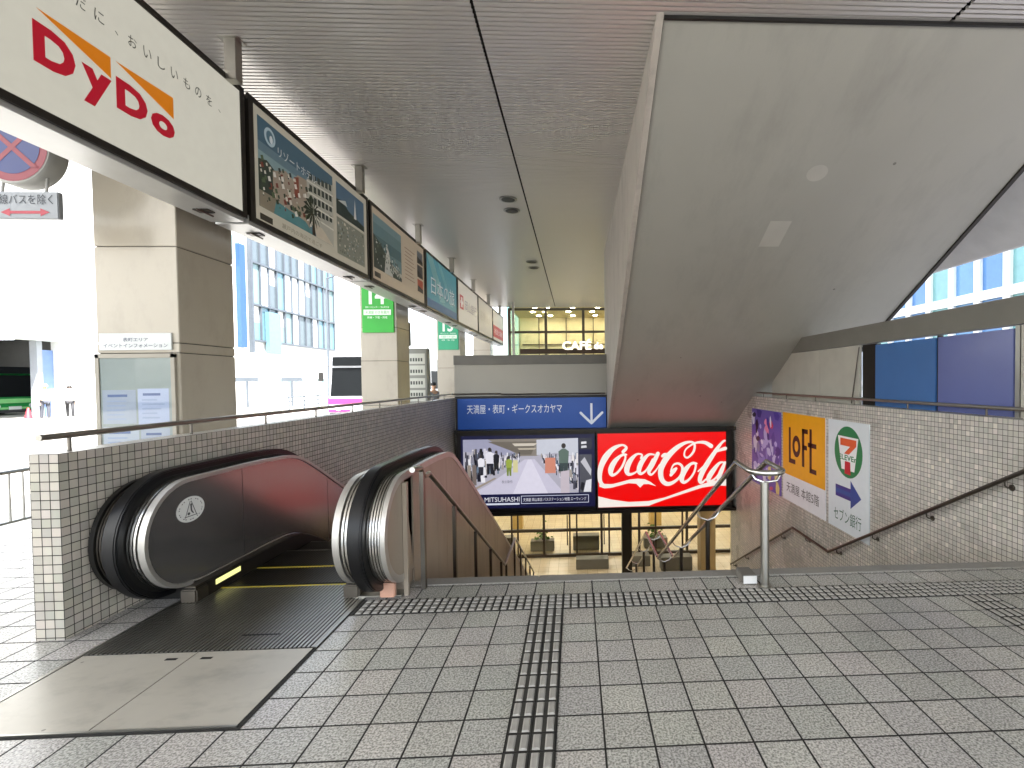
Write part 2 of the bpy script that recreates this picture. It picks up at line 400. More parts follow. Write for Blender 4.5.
# stairs down (two flights and a landing)
mb = MB(); step_m = pm('stair_stone', '#8d877d', .55, var=.1, scale=10, bump=.2)
n1 = 13; t1 = (7.45-3.715)/n1; r = 2.1/n1
for i in range(n1): mb.box(-1.2, 4.045, 3.715+i*t1, 3.715+(i+1)*t1, -4.4, -(i+1)*r, step_m)
mb.box(-1.2, 4.045, 7.45, 8.72, -4.4, -2.104, step_m)
for i in range(n1-1): mb.box(-1.2, 4.045, 8.72+i*t1, 8.72+(i+1)*t1, -4.4, -2.1-(i+1)*r, step_m)
struct(mb.build('stairs'))
mb = MB(); mb.add([(-6, 3.7, -4.3), (9, 3.7, -4.3), (9, 27, -4.3), (-6, 27, -4.3)], [(0, 1, 2, 3)], lower_floor)
struct(mb.build('lower_floor', loc=(0, 3.7, -4.3)))

# ------------------------------------------------------------------ ceiling and roof
mb = MB(); p = .0592; prof = [(0, .0), (.038, .0), (.040, .022), (.0572, .022), (p, 0.)]
for xa, xb in ((-5.55, -.905), (-.875, 3.615), (3.655, 7.2)):
    y = -6.9; v = []; f = []
    while y < 22.35:
        for (dy, dz) in prof[:-1]: v += [(xa, y+dy, 4.9+dz), (xb, y+dy, 4.9+dz)]
        y += p
    for i in range(len(v)//2-1): f.append((2*i, 2*i+2, 2*i+3, 2*i+1))
    mb.keep = True; mb.add(v, f, alu)
struct(mb.build('ceiling', loc=(0, 7.7, 4.9)))
mb = MB(); mb.box(-5.55, 7.2, -6.9, 22.35, 4.94, 5.3, alu_dark); mb.box(-5.65, -5.55, -7, 22.35, 4.80, 5.4, white_pl)
mb.box(-.9045, -.8755, -6.9, 22.3, 4.925, 4.939, alu_dark); mb.box(3.6155, 3.6545, -6.9, 22.3, 4.925, 4.939, alu_dark)
struct(mb.build('roof'))
for (x, y) in ((-1.21, 9.15), (-1.22, 9.75), (-1.2, 13.9), (-1.2, 14.6)):
    t = thing('recessed_downlight', (x, y, 4.88), {9.15: 'round recessed downlight in the ribbed ceiling, nearer of the two beside the long joint',
        9.75: 'round recessed downlight in the ribbed ceiling, just behind the nearest downlight',
        13.9: 'small far downlight in the ceiling above the end of the sign row, nearer one',
        14.6: 'small far downlight in the ceiling above the end of the sign row, farther one'}[y], 'downlight', 'recessed ceiling downlights')
    mb = MB(); mb.lathe((x, y, 4.885), 'z', [(.12, .01), (.165, .01), (.165, 0), (.15, -.006), (.12, .0)], steel); mb.build('trim_ring', t)
    mb = MB(); mb.lathe((x, y, 4.880), 'z', [(.125, -.002), (.06, .002)], black); mb.build('lamp_recess', t)

# ------------------------------------------------------------------ mosaic walls of the stairwell
t = thing('mosaic_wall', (-3.12, 2.975, 0), 'grey mosaic tiled low wall with a steel top rail beside the escalator on the left', 'wall')
mb = MB(); mb.box(-3.205, -3.04, 2.975, 12.35, -4.4, 1.105, mosaic_l); mb.build('tiled_wall', t)
def rail_thing(x, y0, y1, z, ys, t, rad=.019):
    mb = MB(); mb.tube([(x, y0, z), (x, y0+.02, z), (x, y1, z)], rad, steel, 12); mb.build('top_rail', t)
    for y in ys:
        mb = MB(); mb.tube([(x, y, 1.1), (x, y, z-.01)], .010, dsteel, 8); mb.build('rail_post', t)
rail_thing(-3.1, 2.93, 12.3, 1.205, [3.1+.94*k for k in range(10)], t)
t = thing('mosaic_wall', (4.15, 4.0, 0), 'pale mosaic tiled wall carrying three advertising panels on the right of the stairs', 'wall')
mb = MB(); mb.box(4.05, 4.23, 3.0, 12.5, -4.4, 1.10, mosaic_r); mb.build('tiled_wall', t)
rail_thing(4.1, 3.1, 11.0, 1.19, [3.5+1.15*k for k in range(7)], t)

# end wall of the stairwell: pale parapet box with dark cap
t = thing('end_parapet', (-1.13, 12.4, 0), 'pale panelled parapet with a dark grey cap above the blue direction sign', 'parapet')
mb = MB(); mb.box(-3.04, .80, 12.32, 12.55, 1.14, 1.93, stone2); mb.build('parapet_panel', t)
mb = MB(); mb.box(-3.05, .80, 12.29, 12.58, 1.932, 2.17, pm('cap_grey', '#6a6862', .5)); mb.build('parapet_cap', t)
mb = MB(); mb.box(-3.04, .80, 12.33, 12.5, 1.09, 1.138, black); mb.build('shadow_gap', t)
mb = MB(); mb.tube([(-3.1, 12.27, 1.2), (-1.9, 12.27, 1.2), (-1.85, 12.27, 1.18), (.75, 12.27, 1.18)], .018, dsteel, 8); mb.build('rail', t)
t = thing('sign_wall', (.5, 12.45, -1.8), 'dark bronze wall frame holding the two big lit advertising screens over the stairs', 'wall')
mb = MB(); mb.box(-3.04, 4.05, 12.36, 12.6, -1.84, 1.085, frame_m); mb.build('backing_wall', t)
mb = MB(); mb.box(-3.0, 4.04, 12.05, 12.355, .215, .30, frame_m); mb.build('top_ledge', t)
mb = MB(); mb.box(-3.0, 4.04, 12.05, 12.355, -1.84, -1.76, frame_m); mb.build('bottom_ledge', t)
mb = MB(); mb.box(.8, 4.05, 12.6, 13.0, .3, 5.0, soffit_m); mb.build('upper_wall', t)

# blue direction sign
bl = pm('sign_blue', '#1b4fa4', .4, var=.06, scale=3, emit=.25); wl = cm('#e6ecf6', .35)
P = Pl((0, 12.23, 0), (1, 0, 0), (0, 0, 1))
t = thing('direction_sign', (-1.1, 12.28, .31), 'blue direction sign with white Japanese writing and a white down arrow', 'sign')
mb = MB(); mb.box(-2.955, .765, 12.235, 12.34, .31, 1.08, bl); mb.build('sign_panel', t, bevel=.006)
text(P, '天満屋・表町・ギークスオカヤマ', -2.72, -.35, .70, .93, .003, wl, t, bold=.0)
mb = MB()
P.rect(mb, .365, .42, .44, .93, .003, wl)
P.stroke(mb, [(.12, .69, .06), (.25, .56, .06), (.392, .425, .06)], .003, wl); P.stroke(mb, [(.665, .69, .06), (.53, .56, .06), (.392, .425, .06)], .003, wl)
mb.build('down_arrow', t)

# --------------------------------------------------- red soft drink billboard
red = pm('billboard_red', '#f00000', .35, var=.03, emit=.95); wt = cm('#fdf3ea', .9)
t = thing('drink_billboard', (2.17, 12.3, -1.76), 'glowing red billboard with white flowing script lettering over the stairs', 'billboard')
mb = MB(); mb.box(.50, 3.97, 12.12, 12.35, -1.75, .21, frame_m); mb.build('casing', t)
mb = MB(); X0, X1, Z0, Z1 = .535, 3.80, -1.70, .165
P = Pl((X0, 12.112, Z0), (1, 0, 0), (0, 0, 1)); W, H = X1-X0, Z1-Z0
P.rect(mb, 0, W, 0, H, 0, red); mb.build('lit_panel', t)
fx = lambda x: min(max((x-25)/955*W, 0), W); fy = lambda y: min(max((612-y)/562*H, 0), H)
k = W/955
def stk(mb, pts, ws=.95): P.stroke(mb, [(fx(x), fy(y), w_*k) for x, y, w_ in pts], .004+.0006*len(mb.f) % .004, wt, ws)
mb = MB()
L_ = [
 [(212,190,26),(236,160,22),(205,138,16),(140,165,34),(85,225,48),(48,300,42),(38,370,34),(45,420,30),(80,447,20),(130,440,14)],
 [(236,212,14),(205,212,16),(150,262,38),(120,325,42),(128,365,26),(165,350,18),(205,300,18),(228,240,16),(222,215,12),(195,225,10)],
 [(345,240,18),(350,214,14),(310,212,18),(262,262,38),(238,325,42),(252,362,26),(300,350,14),(338,312,10)],
 [(442,216,12),(400,216,20),(350,270,38),(328,330,36),(342,360,22),(385,330,14),(430,250,12)],
 [(470,208,30),(430,290,34),(402,345,28),(420,368,18),(455,335,12),(482,292,8)],
 [(503,228,22),(520,214,20),(548,214,14)],
 [(565,375,22),(585,345,34),(605,325,20)],
 [(562,350,8),(585,298,14),(625,288,18),(652,320,20),(635,385,18),(580,432,26),(530,440,34),(495,400,38),(492,330,42),(530,250,46),(600,175,38),(670,132,24),(725,125,16),(745,150,18),(735,200,18),(695,242,16),(668,230,14),(675,185,12),(715,150,14),(760,130,16),(820,130,26),(868,158,34)],
 [(760,290,12),(725,285,16),(675,335,38),(646,395,40),(660,432,26),(700,412,18),(738,360,16),(752,305,16),(740,290,12),(715,300,10)],
 [(770,350,12),(830,290,14),(900,190,22),(955,128,18),(972,118,14)],
 [(935,150,24),(865,250,36),(805,350,40),(782,415,34),(795,438,20),(830,410,12),(850,385,10)],
 [(965,286,12),(930,290,20),(880,350,38),(848,405,38),(858,432,24),(905,400,14),(950,330,12)],
 [(972,285,18),(945,350,34),(922,410,30),(935,432,18),(970,395,10)],
 [(915,198,16),(950,185,24),(975,178,28)],
]
for s_ in L_: stk(mb, s_)
for q in ([(40,400),(70,432),(130,435),(200,418),(260,402),(320,397),(370,402),(415,425),(455,458),(400,440),(362,440),(336,466),(308,436),(250,430),(180,448),(120,463),(70,466),(32,450)],
          [(25,525),(120,552),(250,574),(400,570),(520,545),(650,500),(780,455),(870,428),(980,412),(980,466),(900,462),(800,476),(650,522),(520,562),(440,590),(400,607),(25,611)]):
    P.poly(mb, [(fx(a), fy(b)) for a, b in q], .0035, wt)
mb.build('script_lettering', t)

# --------------------------------------------------- screen showing a clothes shop
t = thing('shop_screen', (-1.2, 12.3, -1.76), 'lit screen showing a bright clothes shop interior with a navy caption strip', 'screen')
mb = MB(); mb.box(-2.98, .47, 12.12, 12.35, -1.75, .21, frame_m); mb.build('casing', t)
E_ = .85
X0, X1, Z0, Z1 = -2.86, .455, -1.66, .16
P = Pl((X0, 12.112, Z0), (1, 0, 0), (0, 0, 1)); W, H = X1-X0, Z1-Z0
fx = lambda x: (x-5)/985*W; fy = lambda y: (575-y)/540*H
def q(mb, pts, d, c): P.poly(mb, [(fx(a), fy(b)) for a, b in pts], d, cm(c, E_))
mb = MB(); q(mb, [(5, 575), (990, 575), (990, 35), (5, 35)], 0, '#14153f'); mb.build('lit_panel', t)
mb = MB()
q(mb, [(20, 470), (868, 470), (868, 62), (20, 62)], .002, '#b9b6c4')
q(mb, [(20, 62), (868, 62), (560, 190), (430, 190)], .0025, '#8d857b')
q(mb, [(20, 62), (200, 62), (430, 180), (430, 190), (20, 150)], .003, '#a5a5be')
q(mb, [(200, 80), (560, 82), (520, 180), (450, 180)], .0035, '#726a60')
q(mb, [(380, 95), (570, 95), (540, 115), (400, 115)], .004, '#d8cfbf'); q(mb, [(420, 130), (560, 130), (545, 143), (430, 143)], .004, '#c2b8a6')
q(mb, [(560, 70), (868, 62), (868, 200), (700, 170), (560, 185)], .0035, '#cfd2de')
q(mb, [(470, 215), (545, 215), (760, 470), (60, 470), (200, 400)], .003, '#d3cfe2')
q(mb, [(495, 215), (520, 215), (640, 470), (380, 470)], .0035, '#e6e2f2')
rnd = random.Random(3)
for i in range(420):                                             # racks of clothes
    side = rnd.random() < .55; tt = rnd.random()**1.3
    x = 30+tt*400 if side else 590+ (1-tt)*270
    y = (350-tt*130 if side else 230+(1-tt)*170)+rnd.uniform(-190, 35)*(1-.75*tt)
    ww = rnd.uniform(10, 34)*(1-.6*tt); hh = rnd.uniform(25, 100)*(1-.65*tt)
    c = rnd.choice(['#1d1d2a', '#2d2e3c', '#f1eff6', '#8c8b99', '#dcd9e6', '#4b4a57', '#15151c', '#a79f98', '#efe9ea', '#6f7f93'])
    y = min(max(y, 125), 405)
    q(mb, [(x, y+hh*.5), (min(x+ww, 866), y+hh*.5), (min(x+ww*.8, 866), y-hh*.5), (x+ww*.15, y-hh*.5)], .0042+i*.000014, c)
for (cx_, cy_, s_, c1, c2) in ((215, 195, 1.2, '#eceaf4', '#23232e'), (262, 200, .9, '#1a1a22', '#222'+'222'), (760, 190, 1.5, '#62756c', '#3c4a4a'), (355, 240, .9, '#9fb04a', '#7d8f3a'), (150, 230, .9, '#f4f2fa', '#33333f')):
    q(mb, [(cx_-22*s_, cy_+40*s_), (cx_+22*s_, cy_+40*s_), (cx_+26*s_, cy_-20*s_), (cx_+8*s_, cy_-34*s_), (cx_-8*s_, cy_-34*s_), (cx_-26*s_, cy_-20*s_)], .0105, c1)
    q(mb, [(cx_-18*s_, cy_+105*s_), (cx_-4*s_, cy_+105*s_), (cx_, cy_+50*s_), (cx_+4*s_, cy_+105*s_), (cx_+18*s_, cy_+105*s_), (cx_+20*s_, cy_+38*s_), (cx_-20*s_, cy_+38*s_)], .0108, c2)
    P.ell(mb, fx(cx_), fy(cy_-48*s_), 11*s_*W/985, 13*s_*W/985, .0106, cm('#3a3230', E_))
q(mb, [(620, 320), (700, 320), (698, 205), (622, 205)], .012, '#d98f78'); q(mb, [(385, 310), (420, 310), (420, 218), (385, 218)], .012, '#ddd6a0')
q(mb, [(50, 400), (75, 400), (75, 250), (50, 250)], .012, '#9b8f86'); q(mb, [(85, 400), (115, 400), (115, 250), (85, 250)], .012, '#7c706b')
q(mb, [(735, 470), (800, 470), (800, 300), (735, 310)], .012, '#cfc3cc'); q(mb, [(150, 380), (180, 380), (178, 345), (148, 345)], .012, '#f7f5fb')
q(mb, [(80, 430), (250, 345), (262, 352), (95, 440)], .0122, '#a39689')
mb.build('shop_picture', t)
mb = MB()
q(mb, [(876, 148), (968, 148), (968, 62), (876, 62)], .003, '#33343f'); q(mb, [(890, 108), (930, 105), (930, 88), (892, 90)], .004, '#e9e9ee'); q(mb, [(890, 138), (932, 135), (930, 118), (892, 120)], .004, '#d9d9de')
q(mb, [(876, 470), (968, 470), (968, 185), (876, 185)], .003, '#55565f'); q(mb, [(885, 240), (915, 205), (965, 300), (960, 345)], .004, '#c9c9d0'); q(mb, [(905, 465), (960, 465), (965, 370), (925, 380)], .004, '#e8e8ee')
q(mb, [(880, 440), (900, 460), (915, 400), (890, 390)], .0045, '#1d1e26')
mb.build('side_pictures', t)
text(P, 'MITSUHASHI', fx(172), fx(428), fy(527), fy(492), .004, cm('#eeeef6', E_), t, bold=.0)
mb = MB(); q(mb, [(165, 550), (428, 550), (428, 537), (165, 537)], .004, '#dfe3f2')
for a in ((440, 545, 943, 541), (440, 489, 943, 485)): q(mb, [(a[0], a[1]), (a[2], a[1]), (a[2], a[3]), (a[0], a[3])], .004, '#dfe3f2')
for a in (440, 939): q(mb, [(a, 545), (a+4, 545), (a+4, 485), (a, 485)], .0042, '#dfe3f2')
mb.build('caption_frame', t)
text(P, '天満屋 岡山本店 バスステーション地階 エーウィング', fx(455), fx(925), fy(528), fy(502), .005, cm('#eeeef6', E_), t, bold=.0)
text(P, '秋の新作', fx(300), fx(380), fy(390), fy(366), .013, cm('#55505a', E_), t, bold=.0)

# ------------------------------------------------------------------ underside of the upper stairs
K = .6; zs = lambda y: .33+K*(12.2-y)
t = thing('upper_staircase', (3.2, 8.5, 4.9), 'broad smooth pale underside of an upper staircase slanting up to the ceiling', 'staircase')
ytop = 12.2-(4.9-.33)/K
mb = MB(); mb.keep = True
mb.prism([(12.36, zs(12.36)), (12.36, zs(12.36)+.4), (ytop+.2, 4.98), (ytop, 4.93), (ytop, zs(ytop))], .87, soffit_m, 'x', 5.62); mb.keep = False
mb.build('soffit', t)
mb = MB(); o = .045
mb.prism([(12.56, zs(12.56)-o), (12.56, 4.93), (ytop-.05, 4.93), (ytop-.05, zs(ytop)+.0)], .795, concrete, 'x', .865); mb.build('side_wall', t)
mb = MB(); mb.prism([(12.3, zs(12.3)-.02), (12.3, zs(12.3)+.1), (ytop, 4.925), (ytop+.0, zs(ytop)-.02)], .8655, joint_m, 'x', .8695); mb.build('seam', t)
mb = MB(); mb.prism([(12.3, zs(12.3)-.03), (12.3, zs(12.3)+.1), (ytop, 4.93), (ytop, zs(ytop)-.03)], 5.622, frame_m, 'x', 5.68); mb.build('edge_trim', t)
mb = MB(); mb.box(.87, 7.0, ytop-.03, ytop-.002, 4.868, 4.899, black); mb.build('shadow_joint', t)
patch = pm('fresh_paint_patch', '#b5b4ac', .4)
def on_soff(x, y): return (x, y, zs(y)-.003)
mb = MB(); mb.keep = True
mb.add([on_soff(2.72, 6.62), on_soff(3.02, 6.62), on_soff(3.0, 7.02), on_soff(2.70, 7.02)], [(0, 1, 2, 3)], patch); mb.build('paint_patch', t); mb = MB(); mb.keep = True
mb.add([on_soff(3.05+.13*math.cos(a/10*math.pi), 5.98+.10*math.sin(a/10*math.pi)) for a in range(20)], [list(range(20))], patch)
mb.build('paint_patch', t)

# ------------------------------------------------------------------ right side: hoarding, beam, fascia
t = thing('hoarding', (4.3, 7, 0), 'panel hoarding with two blue panels under a dark grey beam above the right mosaic wall', 'hoarding')
mb = MB(); mb.box(4.27, 4.42, 1.0, 9.9, 2.0, 2.27, pm('beam_grey', '#7d7b74', .6)); mb.build('beam', t)
hb = pm('blue_panel', '#4775b4', .35, var=.08); hb2 = pm('violet_blue_panel', '#6d76ae', .22, var=.04); gp = pm('hoarding_grey', '#c6c3b8', .55)
for y0, y1, m_, l_ in ((5.59, 6.75, hb, 'bright blue panel'), (4.56, 5.55, hb2, 'violet blue panel'), (7.14, 8.33, gp, 'pale grey panel'), (8.335, 9.3, gp, 'pale grey panel'), (9.305, 10.4, gp, 'pale grey panel'), (1.0, 4.48, gp, 'pale grey panel')):
    mb = MB(); mb.box(4.29, 4.33, y0, y1, 0, 1.992 if m_ is gp else 1.965, m_); mb.build('panel', t, bevel=.003, label=l_)
for b_ in ((4.33, 4.4, 6.78, 7.12, frame_m), (4.285, 4.36, 4.485, 4.535, steel), (4.31, 4.36, 5.552, 5.588, frame_m)):
    mb = MB(); mb.box(b_[0], b_[1], b_[2], b_[3], 0, 1.99, b_[4]); mb.build('frame_post', t)
mb = MB(); mb.tube([(4.275, 7.12, 1.96), (4.275, 7.32, 1.1)], .008, dsteel, 6); mb.build('brace', t)
t = tag(MB().prism([(-6.9, 0)]*0 or [(7.95, 3.82), (8.05, 3.82), (6.85, 4.89), (6.72, 4.89)], -6.9, pm('fascia_white', '#dcdbd6', .5), 'y', 22).build('fascia'), 'smooth pale slanting fascia beyond the edge of the staircase underside', 'fascia')  # tilted to face down so it catches light bounced off the ground
def facade(name, x0, face, y0, y1, z1, ny, nz, label, wall, glas, zb=0, side=1, piers=.22, depth=12):
    """office block whose windowed face lies at x0 and looks towards +x (side 1) or -x (side -1)"""
    t = thing(name, (x0, (y0+y1)/2, -.5), label, 'building')
    mb = MB(); a, b = sorted((x0-side*depth, x0-side*.25)); mb.box(a, b, y0, y1, -.6, z1, wall); mb.build('wall', t)
    dy = (y1-y0)/ny; dz = (z1-zb)/nz
    mb = MB()
    for i in range(ny+1):
        a, b = sorted((x0-side*.25, x0)); y = y0+i*dy; mb.box(a, b, y-piers, y+piers, zb, z1, wall)
    for j in range(nz+1):
        a, b = sorted((x0-side*.25, x0-side*.03)); z = zb+j*dz; mb.box(a, b, y0, y1, z-.28, z+.28, wall)
    mb.build('facade_frame', t)
    k = 0
    for i in range(ny):
        for j in range(nz):
            if k >= 96: break
            a, b = sorted((x0-side*.24, x0-side*.2)); mb = MB()
            mb.box(a, b, y0+i*dy+piers, y0+(i+1)*dy-piers, zb+j*dz+.28, zb+(j+1)*dz-.28, glas[(i*7+j*3) % len(glas)]); mb.build('window', t); k += 1
    return t
wb = pm('white_render', '#d9dad8', .7, var=.04)
gb = [pm('window_blue', '#5079a8', .2), pm('window_sky', '#5a84ac', .2), pm('window_teal', '#6f9c9e', .2)]
facade('office_block', 24, 1, 8, 52, 22, 22, 4, 'white framed office block with blue windows seen through the slot above the right beam', wb, gb, zb=1, side=-1)

# ------------------------------------------------------------------ posters on the right wall
P = Pl((4.05, 0, 0), (0, -1, 0), (0, 0, 1))          # a = -y
def plate(t, y0, y1, z0, z1, mat, name='board'):
    mb = MB(); mb.box(4.036, 4.049, y0, y1, z0, z1, mat); return mb.build(name, t, bevel=.002)
t = thing('store_poster', (4.04, 8.45, -.83), 'orange and white advertising panel on the mosaic wall, middle one of the three', 'poster', 'advertising panels on the mosaic wall')
plate(t, 7.65, 9.26, -.83, .85, cm('#e8e8ec', .1)); mb = MB(); P.rect(mb, -9.26, -7.65, -.33, .85, .016, cm('#f2a80a', .12)); mb.build('orange_field', t)
br = cm('#3d1812', .02)
mb = MB()
def rc(y1, y0, z0, z1): P.rect(mb, -y1, -y0, z0, z1, .018, br)
rc(8.99, 8.91, -.03, .58); rc(8.99, 8.72, -.09, -.005)
n = 28
for i in range(n):
    a, b = 2*math.pi*i/n, 2*math.pi*(i+1)/n
    c_, d_ = -8.68, .25
    P.poly(mb, [(c_+.16*math.cos(a), d_+.20*math.sin(a)), (c_+.16*math.cos(b), d_+.20*math.sin(b)), (c_+.075*math.cos(b), d_+.10*math.sin(b)), (c_+.075*math.cos(a), d_+.10*math.sin(a))], .018, br)
rc(8.46, 8.37, -.08, .60); rc(8.46, 8.24, .52, .60); rc(8.46, 8.27, .23, .31)
rc(8.18, 8.10, -.10, .62); rc(8.24, 7.94, .30, .38); rc(8.18, 7.94, -.14, -.06)
mb.build('store_lettering', t)
text(P, '天満屋 本館5階', -9.10, -7.86, -.66, -.47, .016, cm('#2a2a2c'), t, bold=.0)
t = thing('bank_poster', (4.04, 7.0, -.83), 'white advertising panel with a green 7 emblem and blue arrow on the mosaic wall', 'poster', 'advertising panels on the mosaic wall')
plate(t, 6.48, 7.56, -.83, .85, cm('#dfe6ea', .1))
mb = MB(); c0 = -7.0
P.ell(mb, c0, .39, .37, .385, .016, cm('#15804b', .05)); mb.build('green_disc', t)
mb = MB(); P.poly(mb, [(c0-.27, .62), (c0+.27, .62), (c0+.17, .12), (c0-.17, .12)], .0175, cm('#f3f3f3', .1)); mb.build('white_shield', t)
mb = MB()
P.poly(mb, [(c0-.20, .62-.03), (c0+.22, .62-.03), (c0+.22, .50), (c0+.03, .36), (c0-.10, .36), (c0+.06, .48), (c0-.20, .48)], .019, cm('#e8612c', .05))
P.poly(mb, [(c0-.075, .25), (c0+.065, .25), (c0+.075, .06), (c0-.085, .06)], .019, cm('#c8202c', .05))
mb.build('numeral', t)
text(P, 'ELEVEn', c0-.235, c0+.235, .265, .345, .021, cm('#15804b', .05), t, bold=.02)
mb = MB()
for i in range(6):
    cc = ['#3b2f86', '#35408f', '#2b56a0', '#2b56a0', '#35408f', '#3b2f86'][i]
    P.rect(mb, -7.34, -6.93, -.325+i*.03, -.295+i*.03, .016, cm(cc, .03))
P.poly(mb, [(-6.93, -.44), (-6.93, -.02), (-6.66, -.235)], .016, cm('#2b4c9a', .03))
mb.build('arrow', t)
text(P, 'セブン銀行', -7.39, -6.66, -.70, -.50, .016, cm('#1c5f47'), t, bold=.0)
t = thing('violet_poster', (4.04, 10.1, -.84), 'violet and pink abstract picture panel on the mosaic wall, farthest of the three', 'poster', 'advertising panels on the mosaic wall')
plate(t, 9.36, 10.93, -.84, .83, cm('#6a5ab0', .08))
mb = MB(); rnd = random.Random(11)
for i in range(70):
    a = rnd.uniform(-10.9, -9.4); b = rnd.uniform(-.8, .8); ww = rnd.uniform(.04, .16); hh = rnd.uniform(.06, .3)
    c = rnd.choice(['#c9c6ee', '#8f86cf', '#5546a0', '#e9e6fa', '#b8b2e6', '#3d2f86']) if b < .3 or a < -10.2 else rnd.choice(['#d0335a', '#e58ab0', '#4a3aa0', '#7a3fa8', '#e9e6fa'])
    if b < -.2 and a > -10.0: c = rnd.choice(['#e8d68a', '#efe6c0', '#6a5ab0', '#d0607a'])
    if a < -10.5 and b > -.1: c = rnd.choice(['#1d1930', '#2a2540', '#8f8ab0', '#d8d6e8'])
    tt = rnd.uniform(-.5, .5)
    pts = []
    for (u_, v_) in ((-ww, 0), (-ww*.3, -hh*.6), (ww*.7, -hh*.5), (ww, .1*hh), (ww*.2, hh*.6), (-ww*.6, hh*.4)):
        x_ = a+u_*math.cos(tt)-v_*math.sin(tt); y_ = b+u_*math.sin(tt)+v_*math.cos(tt)
        pts.append((min(max(x_, -10.92), -9.37), min(max(y_, -.83), .82)))
    P.poly(mb, pts, .0155+i*.0001, cm(c, .08))
mb.build('picture', t)

# ------------------------------------------------------------------ stair handrails
def zr(y, o=0):
    if y < 3.72: return .85+o
    if y < 7.45: return .85+o-.571*(y-3.72)
    if y < 8.72: return -1.28+o
    return -1.28+o-.571*(y-8.72)
def railpath(x, y0, y1, o=0):
    ys = sorted(set([y0, y1]+[a for a in (3.72, 7.45, 8.72) if y0 < a < y1])); out = []
    for i, y in enumerate(ys):
        if 0 < i < len(ys)-1: out += [(x, y-.05, zr(y-.05, o)), (x, y, zr(y, o)), (x, y+.05, zr(y+.05, o))]
        else: out.append((x, y, zr(y, o)))
    return out
t = thing('wall_handrail', (4.0, 4.0, -1.3), 'thin dark handrail fixed on brackets to the pale mosaic wall, dipping with the stairs', 'handrail', 'stair handrails')
mb = MB(); off = .07
mb.tube(railpath(3.97, 3.45, 12.3, .02), .021, dsteel, 12); mb.build('rail', t)
for y in (4.3, 5.3, 6.3, 7.2, 8.2, 9.2, 10.2, 11.2, 12.1):
    mb = MB(); z = zr(y, .02); mb.tube([(3.97, y, z-.02), (3.975, y, z-.06), (4.0, y, z-.08), (4.048, y, z-.08)], .008, dsteel, 8)
    mb.lathe((4.038, y, z-.08), 'x', [(.03, 0), (.03, .01)], dsteel, 14); mb.build('bracket', t)
t = thing('escalator_side_handrail', (-1.12, 3.5, 0), 'steel handrail on posts running down the stairs beside the escalator cladding', 'handrail', 'stair handrails')
mb = MB(); mb.tube([(-1.12, 3.34, .905), (-1.12, 3.52, .885)]+railpath(-1.12, 3.60, 12.3, -.04), .019, steel, 12); mb.build('rail', t)
for y in [3.55, 4.45, 5.35, 6.25, 7.1, 7.6, 8.6, 9.5, 10.4, 11.3, 12.2]:
    zf = 0 if y < 3.72 else -max(0, min(2.1, .1615*math.ceil((y-3.715)/t1))) if y < 8.72 else -2.1-.1615*math.ceil((y-8.72)/t1)
    mb = MB(); mb.box(-1.135, -1.105, y-.022, y+.022, zf, zr(y, -.06) if y > 3.6 else .86, dsteel); mb.build('post', t)
t = thing('central_handrail', (1.36, 3.4, 0), 'twin steel centre handrail with an oval loop on a round post', 'handrail', 'stair handrails')
xa, xb = 1.25, 1.49; zt = .85
loop = [(xa, 3.72, zt)]+[(xa+.0, 3.5, zt-.012)]+[((xa+xb)/2-(xb-xa)/2*math.cos(a), 3.45-.12*math.sin(a), zt-.015) for a in [math.pi*k/10 for k in range(11)]]+[(xb, 3.5, zt-.012), (xb, 3.72, zt)]
mb = MB(); full = list(reversed(railpath(xa, 3.72, 12.3)))[:-1]+loop+railpath(xb, 3.72, 12.3)[1:]
mb.tube(full, .0205, chrome, 12); mb.build('rail', t)
mb = MB(); mb.tube([(1.345, 3.4, 0), (1.345, 3.4, .76)], .030, steel, 18); mb.lathe((1.345, 3.4, .0), 'z', [(.048, 0), (.048, .008), (.032, .012)], steel, 20); mb.build('post', t)
mb = MB(); mb.tube([(xa+.005, 3.42, zt-.03), (xa+.03, 3.41, zt-.07), (1.345, 3.4, zt-.095), (xb-.05, 3.41, zt-.085), (xb-.005, 3.43, zt-.03)], .009, chrome, 8); mb.build('cradle', t)
for y in (5.0, 6.3, 7.55, 8.6, 9.9, 11.2, 12.2):
    zf = -max(0, min(2.1, .1615*math.ceil((y-3.715)/t1))) if y < 8.72 else -2.1-.1615*math.ceil((y-8.72)/t1)
    mb = MB(); z = zr(y); mb.tube([(xa, y, z-.02), (xa+.04, y, z-.07), ((xa+xb)/2, y, z-.10), (xb-.04, y, z-.07), (xb, y, z-.02)], .008, chrome, 8); mb.build('cradle', t)
    mb = MB(); mb.tube([((xa+xb)/2, y, zf), ((xa+xb)/2, y, z-.10)], .024, dsteel, 12); mb.build('post', t)
t = tag(MB().box(1.20, 1.305, 3.44, 3.60, .006, .07, pm('grey_block', '#6e6a63', .6)).build('floor_block', bevel=.006), 'small grey and white block lying at the foot of the centre handrail post', 'block')
mb = MB(); mb.box(1.203, 1.302, 3.434, 3.4385, .010, .066, white_pl); o_ = mb.build('white_face', t)

